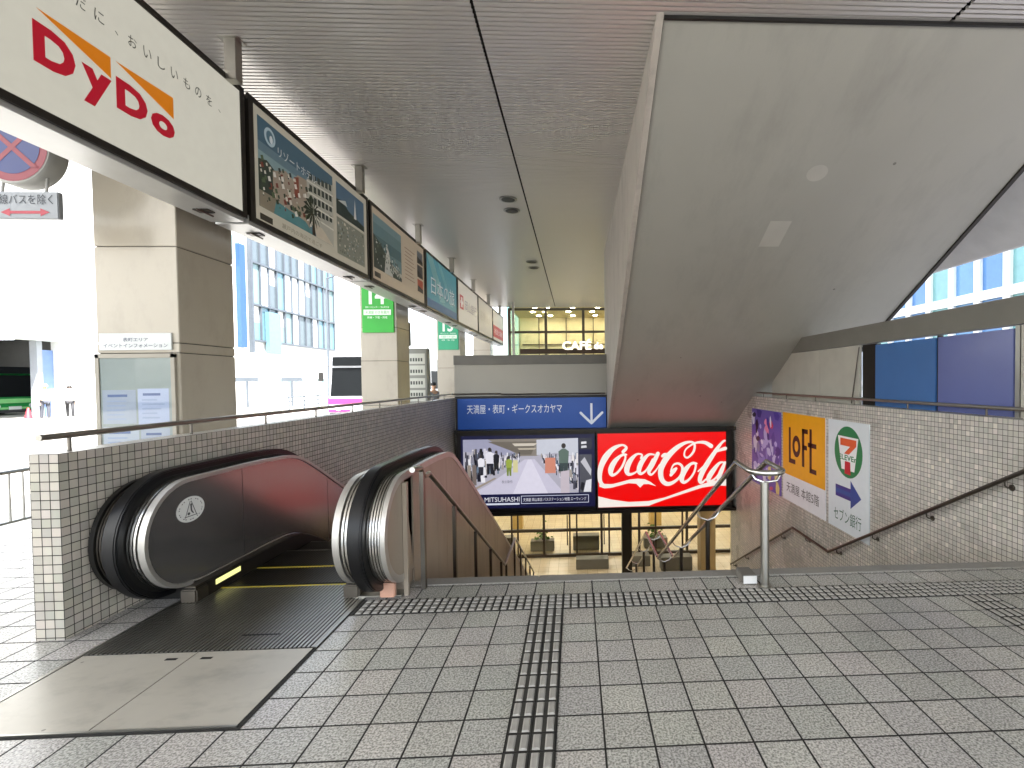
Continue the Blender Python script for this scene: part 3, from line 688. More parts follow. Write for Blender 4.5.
# ------------------------------------------------------------------ escalator
CY, CZ, RR = 3.48, .485, .40
def path_pts(y_end=12.0):
    """centre line of the handrail in (y, z): lower return, newel arc, level run, slope"""
    p = [(3.75, CZ-RR), (3.6, CZ-RR), (CY, CZ-RR)]
    for k in range(1, 19): a = -math.pi/2-math.pi*k/18; p.append((CY+RR*math.cos(a), CZ+RR*math.sin(a)))
    p += [(3.8, .885), (4.1, .884), (4.35, .880)]
    yb = 4.80
    for k in range(9):
        s_ = k/8; y = 4.4+s_*.85; zl = .885; zz = .885-.577*max(0, y-yb); 
        # smooth corner
        d = y-yb; zz = .885-.577*(.5*(d+math.sqrt(d*d+.03)))+.0; p.append((y, zz))
    zl = p[-1][1]; yl = p[-1][0]
    p += [(yl+q_*(y_end-yl)/8, zl-.577*q_*(y_end-yl)/8) for q_ in range(1, 9)]
    return p
HP = path_pts()
def normals(p):
    out = []
    for i in range(len(p)):
        a = p[max(i-1, 0)]; b = p[min(i+1, len(p)-1)]; dy, dz = b[0]-a[0], b[1]-a[1]; l = math.hypot(dy, dz)
        out.append((-dz/l, dy/l))     # left of travel = outward
    return out
HN = normals(HP)
def band(mb, x0, x1, r0, r1, mat, i0=2, i1=None):
    v = []; n = 0
    for (y, z), (ny, nz) in list(zip(HP, HN))[i0:i1]:
        for x, r_ in ((x0, r0), (x1, r0), (x1, r1), (x0, r1)): v.append((x, y+ny*r_, z+nz*r_))
        n += 1
    f = []
    for i in range(n-1):
        for k in range(4): f.append((4*i+k, 4*i+(k+1) % 4, 4*i+4+(k+1) % 4, 4*i+4+k))
    f += [(0, 1, 2, 3), (4*n-4, 4*n-3, 4*n-2, 4*n-1)]
    mb.add(v, f, mat, True)
def offp(r_): return [(y+ny*r_, z+nz*r_) for (y, z), (ny, nz) in zip(HP, HN)]
def lowz(y): d = y-4.72; return .12-.577*(.5*(d+math.sqrt(d*d+.02)))
def dpoly(r_, y_end, low=lowz, y_start=None):
    """outline of the rounded balustrade face"""
    up_ = [p_ for p_ in offp(r_)[2:] if p_[0] <= y_end+.01]
    lo = []
    y = y_end
    while y > CY+.05: lo.append((y, low(y)+(-.0))); y -= .12
    return up_+lo
esc = thing('escalator', (-2.12, 3.4, 0), 'steel escalator going down beside the grey mosaic wall, with black handrails', 'escalator')
for side, xin in ((-1, -2.70), (1, -1.54)):
    def X(d): return xin+side*d
    bt = bpy.data.objects.new('balustrade', None); COL.objects.link(bt); bt.parent = esc; bt.empty_display_size = .2
    bt['label'] = 'balustrade against the mosaic wall' if side < 0 else 'balustrade beside the stairs'
    def BX(mb, d0, d1, r0, r1, mat, **k_): a, b = sorted((X(d0), X(d1))); band(mb, a, b, r0, r1, mat, **k_)
    mb = MB(); mb.keep = False
    pts = dpoly(-.045, 11.9); a, b = sorted((X(0), X(.012))); mb.prism(pts, a, mirror_dark, 'x', b); mb.build('inner_panel', bt)
    for yy in (4.02, 5.35, 6.7):
        mb = MB()
        u_ = [p_ for p_ in offp(-.06)[8:] ]
        zt_ = None
        for q0, q1 in zip(u_, u_[1:]):
            if q0[0] <= yy <= q1[0]: zt_ = q0[1]+(q1[1]-q0[1])*(yy-q0[0])/(q1[0]-q0[0])
        a, b = sorted((X(-.0012), X(0.0))); mb.box(a, b, yy-.002, yy+.002, lowz(yy), zt_, black); mb.build('panel_joint', bt)
    mb = MB(); BX(mb, -.012, .03, -.055, -.028, trimm)
    lw = [(CY, CZ-RR+.045)]+[(y_/10, lowz(y_/10)) for y_ in range(36, 118)]
    mb.tube([(X(.005), y, z-.006) for y, z in lw], .013, chrome, 8)
    mb.build('edge_trim', bt)
    mb = MB(); BX(mb, .03, .305, -.085, -.06, dsteel)
    for d in (.045, .066, .087): BX(mb, d, d+.012, -.06, -.030, chrome)
    mb.build('inner_decking', bt)
    mb = MB(); BX(mb, .108, .118, -.06, -.012, black); BX(mb, .185, .195, -.06, -.012, black); BX(mb, .118, .185, -.06, -.02, black); mb.build('handrail_guide', bt)
    mb = MB()
    hx = (X(.108)+X(.195))/2
    for (w_, r0, r1) in ((.046, -.010, .022), (.040, .022, .030), (.030, .030, .034)): band(mb, hx-w_, hx+w_, r0, r1, rubber)
    mb.build('handrail', bt)
    mb = MB()
    for d in (.20, .218, .236, .254, .272): BX(mb, d, d+.010, -.06, -.028+(.0 if side > 0 else -.006), chrome if side > 0 else dsteel)
    mb.build('outer_decking', bt)
    mb = MB(); BX(mb, .288, .318, -.07, -.022, trimm if side > 0 else black); mb.build('outer_trim', bt)
    # cladding on the outside
    if side > 0:
        def low2(y): return 0 if y < 3.72 else zr(y)-1.35
        a, b = X(.300), X(.312)
        D = dpoly(-.06, 3.66, lambda y: lowz(y))
        mb = MB(); mb.prism([p_ for p_ in D], a, clad_m, 'x', b); mb.build('cladding_panel', bt)
        mb = MB(); mb.box(X(.02), X(.30), 3.50, 3.66, 0.001, .12, clad_m); mb.build('newel_base', bt)
        ub = offp(-.06)
        def up2(yy):
            for q0, q1 in zip(ub[14:], ub[15:]):
                if q0[0] <= yy <= q1[0]: return q0[1]+(q1[1]-q0[1])*(yy-q0[0])/(q1[0]-q0[0])
            return ub[-1][1]
        yk = [3.5]+[3.664, 4.6, 5.55, 6.5, 7.45, 8.4, 9.35, 10.3, 11.25, 11.9]
        for i, (y0, y1) in enumerate(zip(yk[1:], yk[2:])):
            ys = [y0+(y1-y0)*k_/8 for k_ in range(9)]
            mb = MB(); mb.prism([(y, up2(y)) for y in [ys[0]+.002]+ys[1:-1]+[ys[-1]-.002]]+[(ys[-1]-.002, -4.35), (ys[0]+.002, -4.35 if ys[0] > 3.72 else -.3)], a, clad_m, 'x', b); mb.build('cladding_panel', bt)
        mb = MB(); mb.prism([(3.6, .03), (4.5, .0), (11.9, -4.2), (11.9, -4.35), (3.75, -4.35), (3.6, 0)], X(.285), black, 'x', X(.299)); mb.build('cladding_frame', bt)
        mb = MB(); mb.box(X(.315), X(.345), 3.435, 3.47, 0, .80, clad_m); mb.build('side_post', bt)
        mb = MB(); mb.box(X(.17), X(.27), 3.375, 3.42, .015, .115, pm('switch_plate', '#c99c86', .4)); mb.build('key_switch', bt, bevel=.006)
        mb = MB(); mb.box(X(-.02), X(.31), 3.40, 3.72, .0045, .02, steel); mb.build('floor_plate', bt, bevel=.004)
    else:
        mb = MB(); mb.box(X(.33), X(.02), 3.50, 4.3, 0.001, .10, black); mb.build('newel_base', bt)
    # skirt
    sx = sorted((X(-.03), X(-.075)))
    mb = MB(); ys = [3.42+(11.9-3.42)*k_/60 for k_ in range(61)]
    mb.prism([(y, lowz(y)-.012) for y in ys]+[(y, lowz(y)-.45 if y > 4.3 else -.2) for y in reversed(ys)], sx[0], frame_m, 'x', sx[1]); mb.build('skirt', bt)
    mb = MB(); a, b = sorted((X(.0), X(-.07))); mb.prism([(y, lowz(y)-.002) for y in ys]+[(y, lowz(y)-.013) for y in reversed(ys)], a, dsteel, 'x', b); mb.build('skirt_ledge', bt)
    mb = MB(); xs_ = X(-.078); lamp = pm('comb_light', '#f4f29a', .4, emit=1.3)
    a, b = sorted((xs_, X(-.0745))); mb.box(a, b, 3.60, 3.86, .052, .090, lamp); mb.build('comb_light', bt, bevel=.0015)
    mb = MB(); a, b = sorted((X(-.09), X(.02))); mb.box(a, b, 3.40, 3.52, .004, .10, dsteel); mb.build('skirt_end', bt, bevel=.01)
# information sticker
P = Pl((-2.699, 0, 0), (0, 1, 0), (0, 0, 1)); mb = MB(); stw = cm('#d9d9d4', .0); stg = cm('#3a3a3a', 0)
P.ell(mb, 3.49, .635, .125, .088, .0015, stw)
for k_ in range(30):
    a = 2*math.pi*k_/30
    if k_ % 3: P.poly(mb, [(3.49+.105*math.cos(a), .635+.074*math.sin(a)), (3.49+.105*math.cos(a+.12), .635+.074*math.sin(a+.12)), (3.49+.098*math.cos(a+.12), .635+.068*math.sin(a+.12)), (3.49+.098*math.cos(a), .635+.068*math.sin(a))], .0025, stg)
P.stroke(mb, [(3.44, .585, .006), (3.485, .69, .006)], .0025, stg); P.stroke(mb, [(3.54, .585, .006), (3.495, .69, .006)], .0025, stg); P.stroke(mb, [(3.435, .588, .005), (3.545, .588, .005)], .0025, stg)
P.ell(mb, 3.492, .665, .009, .010, .003, stg, 12); P.stroke(mb, [(3.492, .655, .014), (3.495, .625, .012), (3.51, .605, .008)], .003, stg); P.ell(mb, 3.47, .607, .012, .010, .003, stg, 12)
mb.build('warning_sticker', esc, label='oval white warning sticker')
# plates on the floor
plate_m = pm('worn_steel_plate', '#b5afa2', .36, metal=.2, var=.16, scale=2.2, rvar=.05, bump=.05, bscale=300)
stain(plate_m, .32, 5, (.6, 1, 1), dots=4)
for x0, x1 in ((-2.745, -2.133), (-2.127, -1.505)):
    mb = MB(); mb.box(x0, x1, 2.165, 2.775, -.02, .006, plate_m)
    hx_ = x1-.09 if x0 < -2.5 else x0+.09
    mb.box(hx_-.03, hx_+.03, 2.70, 2.72, .006, .0068, black); mb.build('access_plate', esc)
mb = MB(); mb.box(-2.77, -1.48, 2.14, 3.7, -.03, .0035, joint_m); mb.build('plate_frame', esc)
mb = MB(); mb.box(-2.765, -2.748, 2.15, 3.6, 0, .009, steel); mb.box(-1.502, -1.485, 2.78, 3.6, 0, .009, steel); mb.box(-2.76, -1.5, 2.15, 2.162, 0, .008, steel); mb.build('plate_edging', esc)
rib_m = pm('ribbed_aluminium', '#a5a29a', .33, metal=.9, var=.12, scale=5)
mb = MB(); mb.box(-2.745, -1.503, 2.78, 3.66, -.02, .0045, pm('rib_base', '#2f2d2a', .5, metal=.6))
x = -2.742
while x < -1.51: mb.box(x, x+.013, 2.783, 3.64, .0045, .010, rib_m); x += .0250
mb.box(-2.0, -1.78, 2.93, 2.945, .0101, .0106, black)
mb.build('comb_plate', esc)
mb = MB(); ye = pm('yellow_line', '#c8b43c', .5); mb.box(-2.62, -1.62, 3.64, 3.655, .0047, .011, ye); mb.build('comb_line', esc)
# moving steps
z = 0
for i in range(20):
    y0 = 3.67+i*.40
    drop = 0 if i < 2 else (.05 if i == 2 else (.15 if i == 3 else .15+.231*(i-3)))
    mb = MB(); mb.box(-2.62, -1.62, y0, y0+.395, -drop-.24, -drop-.008, black)
    x = -2.615
    while x < -1.63: mb.box(x, x+.012, y0+.002, y0+.375, -drop-.008, -drop-.001, dsteel); x += .024
    mb.box(-2.62, -1.62, y0+.376, y0+.39, -drop-.008, -drop+.0005, ye if i == 0 else dsteel)
    if y0 < 11.6: mb.build('step', esc)
mb = MB(); mb.prism([(3.7, -.35), (11.9, -5.0), (11.9, -5.6), (3.7, -1.2)], -2.98, black, 'x', -1.25); mb.build('truss', esc)
mb = MB(); mb.box(-3.03, -1.22, 3.66, 3.69, -4.4, -.25, concrete); struct(mb.build('pit_wall'))
mb = MB(); mb.box(-3.04, -2.62, 3.695, 4.3, -.25, .001, black); mb.build('side_cover', esc)

# ------------------------------------------------------------------ lower concourse behind glass doors
cw = pm('warm_wall', '#dfd7bb', .6); dk = pm('door_bronze', '#3a3128', .4, metal=.5)
t = thing('lower_hall', (1, 20, -4.3), 'warmly lit lower concourse with cream walls behind the glass doors', 'hall')
mb = MB(); mb.box(-6, 9, 26.6, 26.8, -4.3, -1.7, cw); mb.box(-6.2, -6, 12.6, 26.8, -4.3, -1.7, cw); mb.box(9, 9.2, 12.6, 26.8, -4.3, -1.7, cw); mb.build('wall', t)
mb = MB(); mb.box(-6, 9, 12.62, 26.6, -1.72, -1.6, pm('cream_ceiling', '#d4ceb8', .7)); mb.build('hall_ceiling', t)
mb = MB(); mb.box(-6, -3.05, 12.4, 12.6, -4.3, -1.7, cw); mb.box(4.06, 9, 12.4, 12.6, -4.3, -1.7, cw); mb.build('front_wall', t)
for (x, y) in [(x, y) for y in (14.0, 18, 21.0, 24.0) for x in (-3.5, -1, 1.5, 4.0, 6.5)]:
    mb = MB(); mb.box(x-.55, x+.55, y-.12, y+.12, -1.75, -1.722, pm('hall_lamp', (1, .96, .86), .5, emit=52)); mb.build('ceiling_lamp', t)
for x in (-2.6, 2.9):
    mb = MB(); mb.box(x, x+.45, 19, 19.45, -4.29, -1.73, pm('hall_column', '#b89a5e', .4)); mb.build('column', t)
mb = MB()
for i, x in enumerate((-4.4, -2.2, -.2, 1.9, 4.0, 5.6)): mb.box(x, x+1.5, 26.5, 26.57, -3.7, -2.3, [pm('poster_cream', '#e8dfb8', .5), pm('poster_ochre', '#c9a04e', .5)][i % 2])
mb.build('wall_posters', t)
t = thing('glass_door_front', (1, 15.9, -4.3), 'bronze framed row of glass doors at the bottom of the stairs', 'doors')
mb = MB()
xs_ = [-4.6, -3.8, -3.55, -2.9, -2.15, -1.95, -1.1, -.25, -.02, .8, 1.05, 1.7, 2.05, 2.6, 3.5, 3.65, 4.15, 5.5]
for i, x in enumerate(xs_): w_ = .05 if i % 3 else .075; mb.box(x-w_/2, x+w_/2, 15.86, 15.94, -4.3, -1.73, dk)
mb.box(-5.9, 8.9, 15.855, 15.945, -3.46, -3.37, dk); mb.box(-5.9, 8.9, 15.85, 15.95, -4.298, -4.2, dk); mb.box(-5.9, 8.9, 15.85, 15.95, -2.15, -2.05, dk)
mb.build('door_frame', t)
mb = MB(); mb.box(-5.9, 8.9, 15.895, 15.901, -4.29, -1.73, glass('door_glass', (.93, .93, .88))); mb.build('pane', t)
for x in (-3.05, -2.75, -.33, .88): mb = MB(); mb.tube([(x, 15.82, -3.9), (x, 15.82, -2.9)], .018, dk, 8); mb.build('handle', t)
t = tag(MB().box(1.30, 1.58, 13.9, 14.18, -4.29, -1.73, frame_m).build('column', bevel=.01), 'slim dark column standing below the left edge of the red billboard', 'column')
t = tag(MB().box(3.60, 4.04, 13.9, 14.3, -4.29, -1.73, pm('tan_column', '#a8946f', .5)).build('column', bevel=.01), 'tan column at the bottom of the stairs beside the mosaic wall', 'column')
pg = pm('planter_grey', '#6c695f', .6)
lf = pm('leaf_green', '#4f7a2c', .6, var=.3, scale=30)
def planter(x, y, w_, h_, label, plant=True, n_=60):
    t = thing('planter', (x, y, -4.3), label, 'planter', 'planters at the foot of the stairs')
    mb = MB(); mb.box(x-w_/2, x+w_/2, y-.18, y+.18, -4.29, -4.3+h_, pg); mb.build('box', t, bevel=.01)
    if plant:
        mb = MB(); rnd = random.Random(int(x*10))
        for i in range(n_):
            px_, py_, pz_ = x+rnd.gauss(0, w_*.15), y+rnd.gauss(0, .08), -4.3+h_+abs(rnd.gauss(.12, .14)); a = rnd.uniform(0, 6.28); l = .08
            mb.add([(px_, py_, pz_), (px_+l*math.cos(a), py_+l*math.sin(a), pz_+.05), (px_+1.6*l*math.cos(a), py_+1.6*l*math.sin(a), pz_-.01), (px_+l*math.cos(a+.5), py_+l*math.sin(a+.5), pz_-.01)], [(0, 1, 2, 3)], lf)
        mb.tube([(x, y, -4.3+h_-.02), (x, y, -4.3+h_+.2)], .02, frame_m, 6)
        mb.build('foliage', t)
planter(.45, 14.9, 1.0, .32, 'dark grey long box at the stair foot, left of the slim dark column', False)
planter(1.9, 15.0, .7, .34, 'dark grey box at the stair foot, just right of the slim dark column', False)
planter(3.0, 14.6, .95, .42, 'dark grey box at the stair foot beneath the centre handrail', False)
planter(-1.2, 16.6, .8, .35, 'leafy green plant box behind the left glass doors', True)
planter(2.7, 16.6, .8, .35, 'leafy green plant box behind the right glass doors', True)
planter(-2.7, 16.6, 1.0, .5, 'low dark box behind the leftmost glass doors', False)
planter(.3, 16.6, .9, .5, 'low dark box behind the middle glass doors', False)

# ------------------------------------------------------------------ pillars
def pillar(y, label, joints):
    t = thing('stone_pillar', (-4.4, y+.4, 0), label, 'pillar', 'square stone pillars along the kerb')
    mb = MB(); zz = [0]+joints+[4.89]
    for a, b in zip(zz, zz[1:]): mb.box(-4.8, -4.0, y, y+.8, a+.004, b-.004, stone)
    mb.build('stone_cladding', t, bevel=.006)
    mb = MB(); mb.box(-4.785, -4.015, y+.015, y+.785, 0, 4.89, joint_m); mb.build('core', t)
    return t
p1 = pillar(5.1, 'beige square stone pillar nearest the escalator, carrying a notice case', [.95, 1.83, 1.93, 2.9])
pillar(11.1, 'beige square stone pillar with the bright green bus stop sign', [1.0, 2.0, 2.75, 3.6])
pillar(17.1, 'beige square stone pillar with the teal green bus stop sign', [1.0, 2.0, 3.0, 4.0])
pillar(23.1, 'farthest beige square stone pillar beyond the sign row', [1.0, 2.0, 3.0, 4.0])
P = Pl((0, 5.1, 0), (1, 0, 0), (0, 0, 1))
t = thing('notice_case', (-4.4, 5.08, .6), 'glazed notice case with pale papers and a white title board on the nearest pillar', 'notice board')
mb = MB(); mb.box(-4.765, -4.065, 5.08, 5.098, 1.86, 2.03, cm('#c3c6c4', 0)); mb.build('title_board', t, bevel=.003)
text(P, '表町エリア', -4.53, -4.29, 1.945, 1.985, .022, cm('#1e2c50'), t, bold=.0); text(P, 'イベントインフォメーション', -4.72, -4.10, 1.885, 1.925, .022, cm('#1e2c50'), t, bold=.0)
mb = MB()
for b_ in ((-4.80, -4.76, .55, 1.82), (-4.07, -4.03, .55, 1.82), (-4.80, -4.03, 1.78, 1.82), (-4.80, -4.03, .55, .59)): mb.box(b_[0], b_[1], 5.065, 5.098, b_[2], b_[3], pm('case_frame', '#958f82', .5))
mb.build('case_frame', t, bevel=.002)
mb = MB(); mb.box(-4.76, -4.07, 5.075, 5.098, .59, 1.78, cm('#8a8f8c', 0)); mb.build('back_board', t)
mb = MB(); rnd = random.Random(5)
for (a0, a1, b0, b1, c) in ((-4.74, -4.42, 1.12, 1.46, '#9297a6'), (-4.40, -4.10, 1.10, 1.47, '#9aa1bc'), (-4.74, -4.40, .70, 1.09, '#9ea2ae'), (-4.38, -4.10, .70, 1.07, '#9499a8')):
    P.rect(mb, a0, a1, b0, b1, .027, cm(c)); P.rect(mb, a0+.05, a1-.08, b1-.07, b1-.045, .029, cm('#4a5a86'))
    for k_ in range(5): P.rect(mb, a0+.04, a1-rnd.uniform(.04, .12), b1-.12-k_*.045, b1-.105-k_*.045, .029, cm('#8a93ad'))
mb.build('papers', t)
mb = MB(); mb.box(-4.76, -4.07, 5.066, 5.069, .59, 1.78, glass('case_glass', (.95, .97, .97))); mb.build('pane', t)

# green stop signs
def stop_sign(y, num, col, label):
    P = Pl((0, y-.045, 0), (1, 0, 0), (0, 0, 1)); wt_ = cm('#f4fff4', .25)
    t = thing('bus_stop_sign', (-4.4, y-.02, 2.63), label, 'sign', 'green bus stop number signs')
    mb = MB(); mb.box(-4.74, -4.05, y-.04, y-.004, 2.63, 3.75, pm('stop_'+num, col, .4, emit=.35)); mb.build('sign_panel', t, bevel=.004)
    text(P, num, -4.58, -4.22, 3.26, 3.68, .003, wt_, t, bold=.03)
    text(P, '表町バスセンター・岡山駅方面', -4.66, -4.14, 3.175, 3.215, .003, wt_, t, bold=.0)
    mb = MB(); P.rect(mb, -4.70, -4.10, 3.02, 3.14, .003, wt_); mb.build('white_strip', t)
    text(P, '天満屋 行き先案内', -4.66, -4.14, 3.04, 3.12, .005, pm('stop_'+num, col), t, bold=.0)
    text(P, '両備・下電・岡電', -4.62, -4.18, 2.94, 2.99, .003, wt_, t, bold=.0)
stop_sign(11.1, '14', '#1fb02a', 'bright green bus stop number sign on the second pillar')
stop_sign(17.1, '13', '#22a678', 'teal green bus stop number sign on the third pillar')

# ------------------------------------------------------------------ row of illuminated advertising boxes
PX = -3.4
def adbox(i, label, base, em=.35):
    y0 = 2.3+3.0*i; y1 = y0+2.94
    t = thing('advertising_box', (-3.56, (y0+y1)/2, 3.2), label, 'advertising box', 'row of hanging advertising boxes')
    mb = MB(); mb.box(PX-.34, PX-.012, y0, y1, 3.29, 4.54, frame_m); mb.build('casing', t)
    mb = MB()
    f = .055
    mb.box(PX-.012, PX+.012, y0, y1, 3.225, 3.225+f, frame_m); mb.box(PX-.012, PX+.012, y0, y1, 4.56-f, 4.56, frame_m)
    mb.box(PX-.012, PX+.012, y0, y0+f*1.4, 3.225+f, 4.56-f, frame_m); mb.box(PX-.012, PX+.012, y1-f, y1, 3.225+f, 4.56-f, frame_m); mb.build('frame', t)
    mb = MB(); mb.box(PX-.36, PX-.02, y0, y1, 3.19, 3.285, pm('ad_base_plate', '#b9bab8', .35, metal=.3)); mb.build('base_plate', t, bevel=.004)
    for yy in (y0+.35, y1-.35): mb = MB(); mb.box(PX-.24, PX-.10, yy-.05, yy+.05, 3.178, 3.19, frame_m); mb.tube([(PX-.17, yy-.09, 3.172), (PX-.17, yy+.12, 3.172)], .009, dsteel, 6); mb.build('bracket', t)
    P = Pl((PX, 0, 0), (0, 1, 0), (0, 0, 1))
    mb = MB(); P.rect(mb, y0+f*1.4, y1-f, 3.225+f, 4.56-f, .0, cm(base, em)); mb.build('lit_panel', t)
    return t, P, y0+f*1.4, y1-f, 3.225+f, 4.56-f
for k_, y in enumerate((2.2, 5.03, 7.85, 10.68, 13.5, 16.3, 19.1, 21.9)):
    nm = ['nearest', 'second nearest', 'third', 'fourth', 'fifth', 'sixth', 'seventh', 'farthest'][k_]
    tag(MB().box(PX+.03-.07+.04, PX+.05+.06, y-.055, y+.045, 4.50, 4.9, steel).box(PX-.05, PX+.15, y-.08, y+.07, 4.893, 4.905, steel).build('sign_hanger', bevel=.003), 'steel hanger bar fixing the sign row to the ceiling, %s along the row' % nm, 'hanger', 'ceiling hangers of the sign row')
# 1: drinks maker
t, P, a0, a1, b0, b1 = adbox(0, 'white lit advertising box with red lettering and orange wedges, nearest in the row', '#dedbcc', .62)
rd = cm('#c8102e', .35); og = cm('#ee8a10', .4)
text(P, 'D', 3.267, 3.530, 3.567, 3.83, .003, rd, t, bold=.05); text(P, 'y', 3.571, 3.790, 3.494, 3.755, .003, rd, t, bold=.05)
text(P, 'D', 3.824, 4.090, 3.58, 3.815, .003, rd, t, bold=.05); text(P, 'o', 4.118, 4.352, 3.575, 3.745, .003, rd, t, bold=.05)
mb = MB(); P.poly(mb, [(3.291, 3.915), (3.787, 3.77), (3.787, 3.925)], .003, og); P.poly(mb, [(3.826, 3.925), (4.345, 3.77), (4.345, 3.95)], .003, og); mb.build('orange_wedges', t)
chars = 'こころとからだに、おいしいものを、'
cw_ = .131; st = 4.76-cw_*15.0
for i, ch in enumerate(chars):
    a = st+cw_*i
    if a < a0+.05: continue
    s_ = .072 if ch != '、' else .028
    text(P, ch, a-s_*.5, a+s_*.5, 4.165-s_*.6-(.02 if ch == '、' else 0), 4.165+s_*.6-(.03 if ch == '、' else 0), .003, cm('#3c3a36'), t, name='slogan_character')
# 2: resort hotel pictures
t, P, a0, a1, b0, b1 = adbox(1, 'advertising box showing a seaside resort with a palm tree and pool, second in the row', '#c9c3b0', .30)
e = .22
mb = MB()
def R_(x0, x1, z0, z1, c, d=.003): P.rect(mb, x0, x1, z0, z1, d, cm(c, e))
def Q_(pts, c, d=.004): P.poly(mb, pts, d, cm(c, e))
R_(5.45, 7.07, 3.44, 4.42, '#6c8792'); R_(5.45, 7.07, 4.15, 4.42, '#4b6b7c', .0035); R_(5.45, 6.9, 3.9, 4.05, '#8ba6a8', .0035)
Q_([(5.45, 3.95), (5.60, 3.99), (5.75, 3.93), (5.75, 3.44), (5.45, 3.44)], '#39443a')
Q_([(5.7, 3.92), (5.95, 4.02), (6.1, 3.98), (6.2, 4.08), (6.45, 4.1), (6.45, 3.5), (5.7, 3.5)], '#a89a88', .0042)
Q_([(6.12, 4.02), (6.22, 4.06), (6.22, 3.8), (6.12, 3.78)], '#8d4a38', .0048)
Q_([(6.40, 4.12), (7.07, 4.30), (7.07, 3.44), (6.40, 3.60)], '#b9b8aa', .0046)
for fl_ in range(4):
    for wi in range(6):
        x_ = 6.46+wi*.1; z_ = 3.70+fl_*.145+.012*wi; R_(x_, x_+.07, z_, z_+.085, '#3c4640', .0052)
    Q_([(6.4, 3.67+fl_*.14), (7.07, 3.66+fl_*.158), (7.07, 3.68+fl_*.158), (6.4, 3.69+fl_*.14)], '#dcdacb', .0055)
Q_([(5.75, 3.60), (6.35, 3.56), (6.55, 3.44), (5.7, 3.44)], '#5a8f92', .0058); Q_([(5.45, 3.62), (5.75, 3.62), (5.7, 3.44), (5.45, 3.44)], '#8f8672', .0059)
Q_([(6.55, 3.60), (6.75, 3.60), (7.05, 3.44), (6.6, 3.44)], '#cfc4b0', .0059)
rnd = random.Random(9)
for i in range(120): x_ = rnd.uniform(5.47, 6.5); z_ = rnd.uniform(3.5, 3.98); s_ = rnd.uniform(.012, .055); Q_([(x_, z_), (x_+s_, z_+s_*.3), (x_+s_*.6, z_+s_*1.4), (x_-s_*.3, z_+s_)], rnd.choice(['#3c4b38', '#d8d2c2', '#5a6a4c', '#7e3f30', '#e6e2d6', '#2e3a34']), .006+i*.00001)
Q_([(6.50, 3.44), (6.58, 3.44), (6.55, 3.72), (6.52, 3.72)], '#3a2f24', .0072)
for k_ in range(16):
    a = math.pi*2*k_/16; Q_([(6.53, 3.74), (6.53+.17*math.cos(a-.12), 3.76+.15*math.sin(a-.12)), (6.53+.24*math.cos(a), 3.72+.2*math.sin(a)), (6.53+.15*math.cos(a+.12), 3.74+.14*math.sin(a+.12))], '#25301f', .0075+k_*.00002)
P.ell(mb, 5.66, 4.27, .10, .10, .007, cm('#b9d0d8', e)); P.ell(mb, 5.66, 4.27, .065, .07, .0078, cm('#5c7f8e', e)); P.ell(mb, 5.68, 4.25, .03, .045, .0085, cm('#dfe8ea', e))
R_(7.17, 8.08, 3.95, 4.41, '#58758c'); Q_([(7.17, 3.95), (7.17, 4.16), (7.35, 4.19), (7.55, 4.10), (8.08, 4.03), (8.08, 3.95)], '#33403c', .0045); Q_([(7.22, 4.15), (7.45, 4.22), (7.5, 4.15)], '#c9cdc8', .005); Q_([(7.72, 4.05), (7.76, 4.36), (7.80, 4.05)], '#dcdcd6', .0052)
R_(7.17, 8.08, 3.38, 3.91, '#8a8d80')
for i in range(110): x_ = rnd.uniform(7.19, 8.02); z_ = rnd.uniform(3.40, 3.86); s_ = rnd.uniform(.012, .045); R_(x_, x_+s_, z_, z_+s_*.8, rnd.choice(['#b9b6a4', '#5f6a5a', '#9aa6a0', '#d0cab8', '#747a6c']), .0042+i*.00001)
R_(5.46, 5.68, 3.30, 3.37, '#3a362e'); mb.build('pictures', t)
text(P, 'リゾートホテル', 5.80, 6.62, 4.13, 4.24, .009, cm('#e6e8e4', e), t, bold=.0); text(P, '瀬戸内の海辺で過ごす', 5.85, 6.75, 3.325, 3.385, .003, cm('#8b8577', e), t)
# 3
t, P, a0, a1, b0, b1 = adbox(2, 'advertising box with a coast photo beside cream text, third in the row', '#c9b8a0', .30)
mb = MB(); R_(8.43, 9.76, 3.48, 4.39, '#6a8a8e'); R_(8.43, 9.76, 3.86, 4.05, '#557478', .0035); R_(8.43, 9.76, 4.25, 4.39, '#7c989c', .0035); Q_([(8.43, 4.05), (8.75, 3.95), (9.1, 3.75), (9.76, 3.60), (9.76, 3.48), (8.43, 3.48)], '#39453e'); Q_([(9.0, 4.0), (9.12, 3.9), (9.3, 3.48), (8.9, 3.48)], '#c9cac0', .0046); Q_([(9.25, 3.72), (9.76, 3.62), (9.76, 3.55), (9.3, 3.6)], '#b8b7aa', .0048)
for i in range(110): x_ = rnd.uniform(8.45, 9.65); z_ = rnd.uniform(3.5, 3.98-max(0, x_-9.0)*.5); s_ = rnd.uniform(.015, .06); Q_([(x_, z_), (x_+s_, z_+s_*.2), (x_+s_*.7, z_+s_), (x_, z_+s_*.8)], rnd.choice(['#232b26', '#5c6a5a', '#9aa39a', '#d9dad2', '#38463c']), .005+i*.00001)
for z_, c in ((4.10, '#6a6f74'), (3.80, '#4c4a4c'), (3.49, '#b4492e')): R_(10.72, 11.10, z_, z_+.27, c); Q_([(10.72, z_), (11.10, z_), (11.10, z_+.08), (10.72, z_+.14)], '#2a2726', .0045)
R_(8.46, 8.72, 3.33, 3.42, '#3a362e')
for i in range(9): R_(9.95+.03*(i % 2), 10.55-.1*((i*3) % 4)*.5, 4.22-i*.075, 4.235-i*.075, '#8a6f62')
mb.build('pictures', t)
